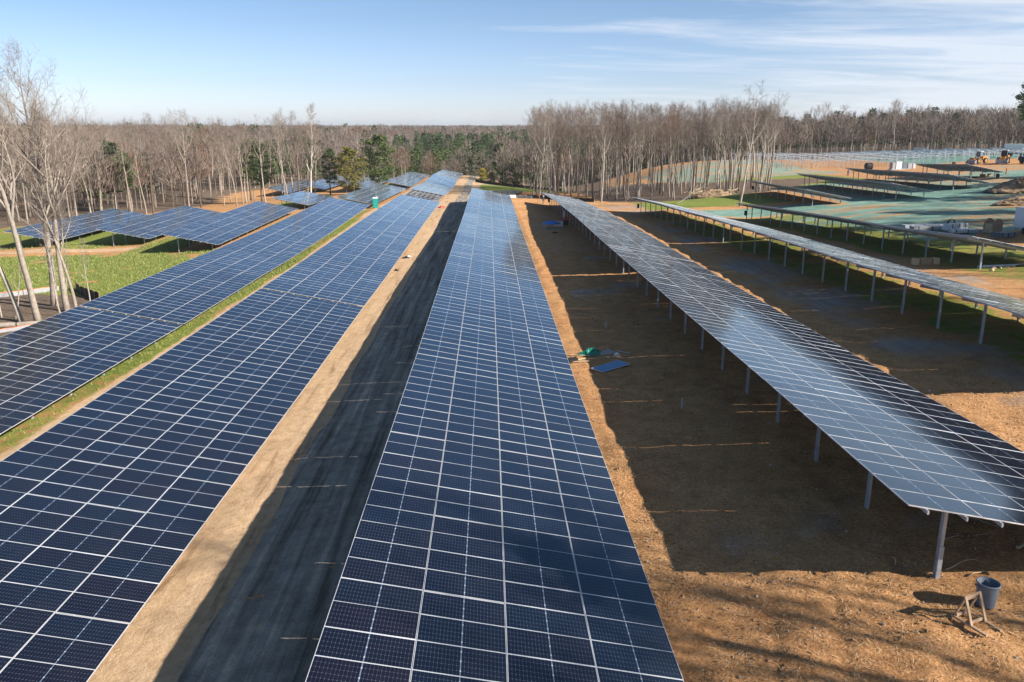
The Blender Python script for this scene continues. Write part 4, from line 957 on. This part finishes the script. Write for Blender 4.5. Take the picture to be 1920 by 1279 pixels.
bundle(56.2, 86.6, 2.4, 1.2, .5, 5, .3, 'bin', 'stack of dark blue panels beside the white trailer', 'panel_stack', cat='stack')
b = MB(); b.lathe([(.19, 0), (.19, .04), (.13, .05), (.03, .62), (0, .62)], 16); o = b.build('traffic_cone', M['orange'], loc=at(55.3, 89.6)); tag(o, 'small orange cone at the foot of the cable reel', 'cone')
b = MB()
for k in range(3): b.tube([(.45 * math.cos(a), .12 * k, .45 + .45 * math.sin(a)) for a in np.linspace(0, 6.28, 20)], .05, 6, cap=False)
o = b.build('cable_coil', M['black'], loc=at(57.0, 98.2)); tag(o, 'black coil of cable behind the wrapped bundles', 'coil')
# machines
def wheel(r, x, y, z, rad, wd, rim='yellow'):
    b = MB(); b.lathe([(.05, -wd / 2), (rad * .9, -wd / 2), (rad, -wd * .3), (rad, wd * .3), (rad * .9, wd / 2), (.05, wd / 2)], 22, axis='X'); o = b.build('wheel', M['rubber'], r, loc=(x, y, z))
    for sx in (-1, 1): b = MB(); b.lathe([(.02, sx * (wd / 2 + .01)), (rad * .5, sx * (wd / 2 + .01)), (rad * .56, sx * (wd / 2 - .03))], 16, axis='X'); b.build('rim', M[rim], o)
def loader(x, y, rz, lb, paint='yellow', glassm='teal', s=1.0):
    r = empty('wheel_loader', at(x, y), lb, 'loader'); r.rotation_euler = (0, 0, rz); r.scale = (s, s, s)
    for sx in (-1.0, 1.0):
        for sy in (-1.5, 1.6): wheel(r, sx, sy, .8, .8, .5, paint)
    b = MB(); b.box((0, 1.9, 1.45), (1.7, 2.4, 1.1), taper=.92); b.box((0, -.9, 1.1), (1.2, 2.6, .7)); b.build('body', M[paint], r)
    b = MB(); b.box((0, .25, 2.55), (1.3, 1.2, 1.3), taper=.88); b.build('cab', M[glassm], r); b = MB(); b.box((0, .25, 3.25), (1.45, 1.35, .12)); b.build('cab_roof', M['white' if paint == 'yellow' else 'yellow'], r)
    for sx in (-.5, .5): b = MB(); b.bar((sx, -.4, 1.6), (sx, -2.9, .9), .16, .35); b.build('lift_arm', M[paint], r)
    b = MB(); b.poly([(-1.3, -2.9, .1), (1.3, -2.9, .1), (1.3, -3.9, .15), (-1.3, -3.9, .15)]); b.poly([(-1.3, -2.9, .1), (-1.3, -2.8, 1.1), (1.3, -2.8, 1.1), (1.3, -2.9, .1)]); b.box((0, -2.82, .6), (2.6, .08, 1.0))
    for sx in (-1.3, 1.3): b.poly([(sx, -2.85, .1), (sx, -3.9, .15), (sx, -3.1, 1.0), (sx, -2.8, 1.1)])
    b.build('bucket', M['grey'], r); b = MB(); b.tube([(.5, 1.6, 2.0), (.5, 1.6, 2.9)], .06, 8); b.build('exhaust', M['black'], r)
loader(131.6, 218.5, R(-62), 'dusty orange-yellow machine with grey-blue cab, leftmost of the parked machines', glassm='bin', s=1.0)
loader(134.4, 212.0, R(-40), 'yellow wheel loader with big pale rims, middle one of the parked machines', glassm='navy', s=1.05)
loader(136.8, 205.2, R(20), 'dark machine with thin pale wheels, rightmost of the parked machines', paint='navy', glassm='navy', s=.85)
def boxtrailer(x, y, rz, L, Wd, H, lb, name='box_trailer', z0=1.0):
    r = empty(name, at(x, y), lb, 'trailer'); r.rotation_euler = (0, 0, rz)
    b = MB(); b.box((0, 0, z0 + H / 2), (Wd, L, H))
    for k in range(int(L / .6)): b.box((Wd / 2, -L / 2 + .3 + k * .6, z0 + H / 2), (.05, .06, H - .1)); b.box((-Wd / 2, -L / 2 + .3 + k * .6, z0 + H / 2), (.05, .06, H - .1))
    b.build('body', M['white'], r); b = MB(); b.box((0, 0, z0 + H + .03), (Wd + .06, L + .06, .08)); b.build('roof', M['white'], r)
    for sy in (-.3, .3):
        for sx in (-1, 1): wheel(r, sx * (Wd / 2 - .15), sy * L, .5, .5, .3, 'grey')
    b = MB(); b.box((0, 0, z0 - .1), (Wd * .8, L, .18)); b.build('chassis', M['black'], r)
    for sx in (-1, 1): b = MB(); b.box((sx * Wd * .25, -L / 2 - .03, z0 + H / 2), (Wd * .46, .04, H * .9)); b.build('door', M['white'], r)
boxtrailer(163.5, 252, R(35), 6.5, 2.6, 2.7, 'white box trailer standing above the parked machines, in front of the far wood')
boxtrailer(176, 333, R(60), 5, 2.3, 2.4, 'tiny white vehicle between trunks at the far wood edge', 'white_van', .6)
b = MB(); b.lathe([(.14, 0), (.14, 1.0), (.2, 1.05), (.2, 1.2), (.12, 1.3), (0, 1.34)], 14); o = b.build('yellow_bollard', M['yellow'], loc=at(112.8, 176.3)); tag(o, 'small bright yellow bollard on the dirt near the shortest table', 'bollard')
for i, (x, y) in enumerate([(103.6, 164.4), (104.6, 166.2)]):
    b = MB(); b.lathe([(.29, 0), (.29, .45), (.31, .47), (.29, .5), (.29, .88), (.0, .88)], 16); o = b.build('drum', M['navy'], loc=at(x, y)); tag(o, ('left' if i == 0 else 'right') + ' one of two dark drums standing on the blue-green dirt at right', 'drum')
for i, (x, y) in enumerate([(105.6, 172.9), (106.9, 172.4)]):
    b = MB(); b.box((0, 0, .25), (.9, .6, .5)); b.box((0, 0, .52), (.96, .66, .05)); o = b.build('box', M['wood' if i else 'orange'], loc=at(x, y)); tag(o, ('brown' if i else 'rust-coloured') + ' box lying in front of the shortest solar table', 'box')
r = empty('inverter_station', at(111.8, 221), 'white inverter station of several cabinets among the far rows', 'inverter'); r.rotation_euler = (0, 0, .12); r.scale = (.72, .72, .72)
for x, w_, h, m_ in ((-3.2, 1.2, 2.3, 'grey'), (-1.1, 2.2, 2.6, 'white'), (1.2, 2.0, 2.1, 'bin'), (3.4, 1.7, 2.0, 'grey'), (5.2, .9, 1.9, 'white')):
    b = MB(); b.box((x, 0, h / 2 + .3), (w_, 1.8, h)); b.box((x, 0, h + .33), (w_ + .1, 1.9, .07)); c_ = b.build('cabinet', M[m_], r)
    b = MB(); b.box((x + w_ * .05, -.93, h / 2 + .3), (w_ * .8, .03, h * .85)); b.build('door', M[m_], c_)
b = MB(); b.box((1, 0, .15), (10.5, 2.4, .3)); b.build('skid', M['galv'], r)
b = MB(); b.lathe([(0, -.9), (.85, -.9), (.95, -.7), (.95, .7), (.85, .9), (0, .9)], 22, axis='X'); o = b.build('tank', M['black'], loc=at(104.3, 223.5, 1.4)); tag(o, 'dark round tank left of the white inverter station', 'tank')
loader(117.5, 205, R(80), 'small red machine partly hidden under the third row beyond the slope', paint='red', glassm='navy', s=.55)
# piles of earth and brush
for i, (x, y, a, c_, h, rz, m_, lb) in enumerate([(95.5, 142, 8, 5.0, 2.3, .3, 'ground', 'large grey-brown heap of earth at the right edge beyond the blue-green slope'), (85.5, 124, 7, 4.0, 1.5, .2, 'ground', 'nearer low heap of earth at the right edge, on the blue-green slope')]):
    o = lump('earth_heap', 50 + i, a, c_, h, M['heap'] if 'heap' in M else M.setdefault('heap', stain('heap_earth', (.34, .24, .155), .95, 0, .5, .6, .8, .1)), 44, 18, .45, None, at(x, y, -.25), rz); tag(o, lb, 'heap')
r = empty('brush_pile', at(51.2, 182.6), 'pile of torn roots and branches at the corner of the grassy bank', 'brush pile')
lump('earth', 61, 5.2, 2.6, 1.5, M['heap'], 24, 9, .4, r, (0, 0, 0), .2)
b = MB(); r_ = random.Random(3)
for k in range(70):
    p = Vector((r_.gauss(-1, 2.6), r_.gauss(0, 1.1), r_.uniform(.2, 1.5))); d = Vector((r_.gauss(0, 1), r_.gauss(0, .6), r_.gauss(.1, .3))).normalized(); b.tube([p, p + d * r_.uniform(.8, 2.6)], [.07, .03], 4)
b.build('branches', M['pale_wood'], r)
for i, (x, y, h) in enumerate([(53.0, 161.2, 1.5), (53.6, 160.2, .9)]):
    b = MB(); b.box((0, 0, h / 2), (.12, .12, h)); o = b.build('survey_stake', M['pale_wood'], loc=at(x, y)); o.rotation_euler = (0, .06, 0); tag(o, ('taller' if i == 0 else 'shorter') + ' one of two pale stakes in the shade in front of the fourth row', 'stake')
r_ = random.Random(9)
for i in range(7): 
    x, y = 44 + i * .9 + r_.uniform(-.3, .3), 184.5 - i * .3; b = MB(); b.box((0, 0, .15), (.8, .5, .3)); o = b.build('stone_block', M['stone'], loc=at(x, y)); o.rotation_euler = (0, 0, r_.random()); tag(o, 'pale stone block lying on the grass bank in front of the stand', 'stone', 'pale stones on the grass bank')
# fences of black fabric
def silt(pts, h, label, top=None, n=2.0, mat='black'):
    r = empty('silt_fence', at(*pts[0]), label, 'silt fence'); o = Vector(r.location); P = []
    for (a, b_), (c_, d_) in zip(pts[:-1], pts[1:]):
        L = math.hypot(c_ - a, d_ - b_); k = max(1, int(L / .5))
        for i in range(k): P.append((a + (c_ - a) * i / k, b_ + (d_ - b_) * i / k))
    P.append(pts[-1]); b = MB(); t = MB()
    Q = [Vector(at(x, y)) - o + Vector((.05 * math.sin(i * 1.3), .05 * math.cos(i * 1.9), 0)) for i, (x, y) in enumerate(P)]
    for i in range(len(Q) - 1):
        u, v = Q[i], Q[i + 1]; s0 = h * (1 + .06 * math.sin(i * 2.1)); s1 = h * (1 + .06 * math.sin((i + 1) * 2.1)); e = Vector((0, .012, 0))
        for q in (-1, 1):
            f = [u + e * q - Vector((0, 0, .1)), v + e * q - Vector((0, 0, .1)), v + e * q + Vector((.04, 0, s1)), u + e * q + Vector((.04, 0, s0))]; b.poly(f if q < 0 else f[::-1])
        if top: t.bar(u + Vector((0, 0, s0)), v + Vector((0, 0, s1)), .05, .09)
    b.build('fabric', M[mat], r)
    if top: t.build('tape', M[top], r)
    step = int(n / .5)
    for i in range(0, len(Q), step): s = MB(); s.box((0, 0, h * .55), (.05, .05, h * 1.25)); s.build('stake', M['wood'], r, loc=Q[i] + Vector((.06, -.06, 0)))
silt([(-46.9, 91.0), (-45.2, 88.2), (-43.2, 85.6), (-41.4, 83.6), (-40.2, 82.2)], .95, 'black silt fence with wooden stakes at the corner of the green field', n=1.0)
silt([(-62, 82.5), (-56, 84.4), (-51.5, 86.8), (-48.4, 90.2)], .5, 'low silt fence with orange top tape behind the three big bare trunks', 'orange', n=3, mat='grey')
silt([(-47, 63.8), (-43.6, 66.6), (-41.2, 68.6), (-39.2, 71.3)], .28, 'strip of orange-topped silt fence below the fallen logs at the left edge', 'orange', n=3, mat='grey')
silt([(-4.8, 277), (-1, 268), (4, 262.5), (10, 259), (17, 257), (23, 254)], .9, 'long black silt fence behind the grassy pond bank', n=4)
silt([(9.2, 202), (13.5, 196.5), (19, 191), (24, 187)], .8, 'black silt fence running behind the tip of the right-hand row', n=4)
# logs at the left
for i, (x, y, L, rr_, a, lb) in enumerate([(-42.9, 69.8, 2.2, .24, .28, 'left piece of the sawn log at the foot of the left trees'), (-40.9, 70.5, 1.7, .22, .35, 'right piece of the sawn log at the foot of the left trees'), (-39.3, 73.2, 1.8, .12, .4, 'thin pale log lying against the table corner at left')]):
    b = MB(); b.tube([(-L / 2, 0, 0), (-L / 6, .03, .02), (L / 4, -.02, .01), (L / 2, 0, 0)], [rr_, rr_ * .96, rr_ * 1.02, rr_ * .9], 12); o = b.build('log', M['bark'], loc=at(x, y, rr_ * .8)); o.rotation_euler = (0, 0, a); tag(o, lb, 'log')
b = MB(); b.tube([(0, 0, -.2), (.05, 0, .4), (-.22, .1, 1.5)], [.24, .20, .03], 8); o = b.build('stump', M['bark_pale'], loc=at(-43.6, 70.4)); tag(o, 'splintered pale stump at the left edge beside the sawn log', 'stump')
# pond
n = 40; V = []; zc = g(4, 226) + .10
for i in range(n): a = 2 * math.pi * i / n; V.append(((5.4 + .5 * math.sin(3 * a)) * math.cos(a), (7.5 + .9 * math.sin(2 * a + 1)) * math.sin(a), 0))
me = bpy.data.meshes.new('pond'); me.from_pydata(V, [], [tuple(range(n))]); m, nt, b_ = newmat('pond_water')
b_.inputs['Base Color'].default_value = (.17, .22, .25, 1); b_.inputs['Roughness'].default_value = .06; b_.inputs['Specular IOR Level'].default_value = .6
me.materials.append(m); o = obj('pond', me, None, (4.2, 226.5, zc + .25)); tag(o, kind='structure')
b = MB(); b.box((0, 0, .35), (2.2, 1.2, .6)); b.box((0, 0, .05), (2.3, 1.3, .1)); o = b.build('wrapped_pallet', M['white'], loc=at(5.1, 191.5)); tag(o, 'white wrapped pallet standing past the end of the central row', 'pallet')
bundle(8.2, 191.8, 3.6, 1.2, .45, 3, -.25, 'bin', 'bluish low bundle right of the white wrapped pallet', 'wrapped_bundle')
b = MB(); 
for k in range(5): b.tube([(-2.6, k * .2, .12), (2.8, k * .2 - .5, .15)], .10, 7)
o = b.build('black_pipes', M['black'], loc=at(10.6, 197)); o.rotation_euler = (0, 0, -.5); tag(o, 'black pipes lying behind the bluish bundle near the person', 'pipes')
r_ = random.Random(12)
for i in range(16):
    x, y = -3.6 + r_.uniform(0, 5.5), 206 + r_.uniform(-3, 12); o = lump('rock', 80 + i, r_.uniform(.3, .7), r_.uniform(.2, .45), r_.uniform(.2, .4), M['stone'], 8, 3, .6, None, at(x, y), r_.random() * 3); tag(o, 'pale rock at the near shore of the small pond', 'rock', 'rocks at the pond shore')
# dark electrical boxes hanging on the last posts
for row, y in (('R1', 173.7), ('R2', 149.2), ('R3', 132.3), ('R4', 174.8)):
    x = ROWS[row][0] + 1.72; z = g(x, y) + .95; b = MB(); b.box((0, 0, .3), (.3, .5, .75)); b.box((-.16, 0, .3), (.02, .46, .7)); o = b.build('electrical_box', M['black'], loc=(x - .12, y, z))
    tag(o, {'R1': 'dark electrical box on the last post of the right-hand row', 'R2': 'dark electrical box on the last post of the striped row', 'R3': 'dark electrical box on the last post of the edge-on row', 'R4': 'dark electrical box on the last post of the fourth row'}[row], 'electrical box')
# litter at the edge of the sand strip, red and orange scraps
for i, (x, y, m_, a, lb) in enumerate([(-10.2, 97.6, 'black', .5, 'black and white heap of packing scraps on the sand strip'), (-10.0, 98.7, 'white', .35, 'white scrap beside the black packing scraps on the sand strip'), (-10.4, 88.8, 'black', .4, 'smaller dark scrap nearer on the sand strip'),
        (-9.9, 168.8, 'red', .8, 'reddish heap of scraps where the sand strip ends'), (-21.4, 189, 'red', .8, 'red heap of straps between the toilet and the bare rack'), (-20.6, 194, 'red', 1.0, 'red scraps beside the pale table behind the toilet'), (-23.6, 176.5, 'wood', .7, 'brown scraps at the foot of the teal toilet')]):
    o = lump('scrap_heap', 120 + i, a, a * .6, a * .55, M[m_], 9, 4, .9, None, at(x, y), i); tag(o, lb, 'scraps')
# racks and posts of the field being built, far right
rk = MB()
for y in (-5, 0, 5):
    for x in (-1.6, 1.6): rk.box((x, y, 1.0 - x * .12), (.12, .12, 2.2 - x * .24))
    rk.bar((-2.2, y, 2.32), (2.2, y, 1.75), .1, .14)
for u in (-2.0, -.7, .7, 2.0): rk.bar((u, -6.5, 2.2 - u * .13), (u, 6.5, 2.2 - u * .13), .12, .10)
rk.v = rk.v; RK = rk.mesh('steel_rack', M['galv'])
RKP = MB(); 
for k in range(5): RKP.box((0, -5 + k * 2.5, 2.22), (4.6, 2.3, .05), Matrix.Rotation(R(7.5), 3, 'Y'), 0)
k0 = 0
rs = random.Random(21)
Pk = []
for i in range(13):
    for j in range(10):
        x = 97 + i * 6.4 + rs.uniform(-.3, .3); y = 262 + j * 13.8 - i * 2.4
        if y > 330 - max(0, (x - 150) * .9) or x > 172 or y < 236 or inpoly(np.array([x]), np.array([y]), [(90, 230), (140, 200), (140, 232), (90, 262)])[0]: continue
        Pk.append((x, y))
for (x, y) in Pk:
    o = obj('steel_rack', RK, None, at(x, y)); tag(o, 'galvanised rack without panels in the distant field under construction', 'rack', 'empty racks of the distant field')
for i in range(120):
    x = 76 + rs.random() * 34; y = 238 + rs.random() * 62
    if y < 250 - (x - 76) * .3: continue
    o = obj('steel_post', POST, None, at(round(x / 3.1) * 3.1, round(y / 4.4) * 4.4, -.1)); o.scale = (1.2, 1, 1.9); tag(o, 'bare steel post in the red clay in front of the distant racks', 'post', 'bare steel posts in the red clay')

# ------------------------------------------------------------------ straw, clods and grass tufts on the near soil
def scatter_mesh(name, n, area, fn, mats, label, seed):
    r_ = np.random.default_rng(seed); x = r_.uniform(area[0], area[1], n); y = r_.uniform(area[2], area[3], n); k = area[4](x, y, r_); x, y = x[k], y[k]; n = len(x)
    z = gz(x, y) + rough(x, y); V, F = fn(x, y, z, r_, n)
    me = bpy.data.meshes.new(name); fast_mesh(me, V, F, F.shape[1], r_.integers(0, len(mats), n).repeat(len(F) // n))
    for m in mats: me.materials.append(m)
    o = obj(name, me); tag(o, label, name.replace('_', ' '), kind='stuff')
def straw_fn(x, y, z, r_, n):
    a = r_.uniform(0, np.pi, n); L = r_.uniform(.04, .13, n) * (1 + y / 80); w = r_.uniform(.003, .007, n) * (1 + y / 60); t = r_.normal(0, .12, n)
    dx, dy = np.cos(a) * L / 2, np.sin(a) * L / 2; px, py = -np.sin(a) * w, np.cos(a) * w; h = r_.uniform(.012, .05, n)
    V = np.stack([np.stack([x - dx - px, y - dy - py, z + h - t * L], 1), np.stack([x + dx - px, y + dy - py, z + h + t * L], 1), np.stack([x + dx + px, y + dy + py, z + h + t * L], 1), np.stack([x - dx + px, y - dy + py, z + h - t * L], 1)], 1).reshape(-1, 3)
    return V, np.arange(n * 4).reshape(n, 4)
M['straw'] = stain('straw', (.70, .50, .29), .8, 0, .2, 4); M['straw2'] = stain('dull_straw', (.48, .31, .16), .85, 0, .2, 4)
scatter_mesh('straw', 75000, (1.5, 26, 14, 75, lambda x, y, r_: (x < .68 * y + 2) & (r_.random(len(x)) < np.clip(26 / y, 0, 1) ** 1.6) & (fbm(x * .5, y * .5, 3, 2) > .36) & ((x < 6.3) | (y < 21.5) | (x > 19.5) | (r_.random(len(x)) < .12))), straw_fn, [M['straw'], M['straw'], M['straw2']], 'loose dry straw strewn over the bare soil', 5)
def clod_fn(x, y, z, r_, n):
    s = r_.gamma(1.6, .011, n) + .010; P = np.array([(1, 0, 0), (-.5, .87, 0), (-.5, -.87, 0), (.1, 0, .8), (-.1, .1, -.6)])
    a = r_.uniform(0, 6.28, n); c_, s_ = np.cos(a), np.sin(a); jit = r_.uniform(.6, 1.3, (n, 5, 1)); Q = P[None] * jit * s[:, None, None]
    V = np.stack([Q[..., 0] * c_[:, None] - Q[..., 1] * s_[:, None] + x[:, None], Q[..., 0] * s_[:, None] + Q[..., 1] * c_[:, None] + y[:, None], Q[..., 2] + z[:, None] + .3 * s[:, None]], -1).reshape(-1, 3)
    F = np.array([(0, 1, 3), (1, 2, 3), (2, 0, 3), (1, 0, 4), (2, 1, 4), (0, 2, 4)]); return V, (F[None] + 5 * np.arange(n)[:, None, None]).reshape(-1, 3)
M['clod'] = stain('soil_clod', (.33, .19, .10), .95, 0, .5, 6)
scatter_mesh('clods', 26000, (1.5, 22, 14, 60, lambda x, y, r_: (x < .68 * y + 2) & (fbm(x * .7, y * .7, 13, 2) > .48) & (r_.random(len(x)) < np.clip(24 / y, 0, 1) ** 2)), clod_fn, [M['clod'], M['clod'], M['clod'], M['stone']], 'small clods and stones of turned soil', 6)
def tuft_fn(x, y, z, r_, n):
    a = r_.uniform(0, 6.28, n); h = r_.uniform(.06, .16, n) * (1 + y / 120); w = .02 + y / 4000; dx, dy = np.cos(a) * w, np.sin(a) * w; lx, ly = r_.normal(0, .4, n) * h, r_.normal(0, .4, n) * h
    V = np.stack([np.stack([x - dx, y - dy, z], 1), np.stack([x + dx, y + dy, z], 1), np.stack([x + lx, y + ly, z + h], 1)], 1).reshape(-1, 3)
    return V, np.arange(n * 3).reshape(n, 3)
M['blade'] = stain('grass_blades', (.18, .225, .05), .7, 0, .4, 2); M['blade2'] = stain('dry_grass_blades', (.30, .30, .11), .7, 0, .3, 2)
def gmask(x, y, r_): return (zones(x, y)[0] > .45 + .2 * r_.random(len(x)))
scatter_mesh('grass', 110000, (-110, -21.5, 40, 135, gmask), tuft_fn, [M['blade'], M['blade'], M['blade2']], 'short young grass growing on the cleared ground', 7)

# ------------------------------------------------------------------ sun, sky, camera
SUNV = Vector((1.5, -.8, 1.0)).normalized()
elev = math.asin(SUNV.z); az = math.atan2(SUNV.x, SUNV.y)
sl = bpy.data.lights.new('sun', 'SUN'); sl.energy = 5.0; sl.angle = R(.53); sl.color = (1, .91, .80)
so = bpy.data.objects.new('sun', sl); so.rotation_euler = SUNV.to_track_quat('Z', 'Y').to_euler(); COL.objects.link(so)
w = bpy.data.worlds.new('World'); scene.world = w; w.use_nodes = True; nt = w.node_tree; nt.nodes.clear()
out = N(nt, 'ShaderNodeOutputWorld'); bg = N(nt, 'ShaderNodeBackground'); sky = N(nt, 'ShaderNodeTexSky')
sky.sky_type = 'NISHITA'; sky.sun_disc = False; sky.sun_elevation = elev; sky.sun_rotation = az
sky.altitude = 100; sky.air_density = 1.0; sky.dust_density = .6; sky.ozone_density = 1.5
tc = N(nt, 'ShaderNodeTexCoord'); sp = N(nt, 'ShaderNodeSeparateXYZ'); nt.links.new(tc.outputs['Generated'], sp.inputs[0])
# high cirrus: noise on a plane far overhead
zz = math_(nt, 'MAXIMUM', sp.outputs[2], .02)
cx = math_(nt, 'DIVIDE', sp.outputs[0], math_(nt, 'ADD', zz, .08)); cy = math_(nt, 'DIVIDE', sp.outputs[1], math_(nt, 'ADD', zz, .08))
cb = N(nt, 'ShaderNodeCombineXYZ'); nt.links.new(cx, cb.inputs[0]); nt.links.new(cy, cb.inputs[1])
mp = N(nt, 'ShaderNodeMapping'); mp.inputs['Rotation'].default_value = (0, 0, R(66)); mp.inputs['Scale'].default_value = (.42, 1.25, 1); nt.links.new(cb.outputs[0], mp.inputs[0])
cl = noise(nt, mp.outputs[0], 1.5, 9, .60, .5)
side = math_(nt, 'ADD', math_(nt, 'MULTIPLY', sp.outputs[0], .62), math_(nt, 'MULTIPLY', sp.outputs[2], -.55))
cov = math_(nt, 'ADD', cl, side)
cf = ramp(nt, cov, [(.55, (0, 0, 0)), (.67, (.26, .26, .26)), (.84, (.74, .74, .74))])
low = ramp(nt, sp.outputs[2], [(0.0, (1, 1, 1)), (.30, (0, 0, 0))])
skyc = mixc(nt, 1.0, sky.outputs[0], ramp(nt, sp.outputs[2], [(0.0, (1.38, 1.52, 2.2)), (.05, (1.06, 1.18, 1.66)), (.12, (.90, 1.02, 1.32)), (.25, (.77, .95, 1.12)), (.5, (.72, .84, .92)), (1, (.72, .78, .76))]), 'MULTIPLY')
c1 = mixc(nt, cf, skyc, (8.0, 8.5, 9.3))
nt.links.new(c1, bg.inputs[0]); bg.inputs[1].default_value = .058; nt.links.new(bg.outputs[0], out.inputs[0])
cam = bpy.data.cameras.new('camera'); cam.sensor_width = 36; cam.lens = 28.31; cam.clip_start = .3; cam.clip_end = 12000
co = bpy.data.objects.new('camera', cam); co.location = (0, 0, 0)
pitch = math.atan((639.5 - 239) / 1510)
co.rotation_euler = (R(90) - pitch, 0, -.0276); COL.objects.link(co); scene.camera = co
scene.view_settings.view_transform = 'Standard'; scene.view_settings.look = 'None'; scene.view_settings.exposure = .93; scene.view_settings.gamma = 1
scene.render.resolution_x = 1024; scene.render.resolution_y = 682

# light haze of the winter air
hm = bpy.data.materials.new('haze'); hm.use_nodes = True; hn = hm.node_tree; hn.nodes.clear(); ho_ = hn.nodes.new('ShaderNodeOutputMaterial'); pv = hn.nodes.new('ShaderNodeVolumePrincipled')
pv.inputs['Density'].default_value = .00010; pv.inputs['Color'].default_value = (.86, .92, 1, 1); pv.inputs['Anisotropy'].default_value = .2; hn.links.new(pv.outputs[0], ho_.inputs[1])
hb = MB(); hb.box((0, 3200, -15), (13000, 9400, 110)); o = hb.build('haze', hm); tag(o, kind='stuff')
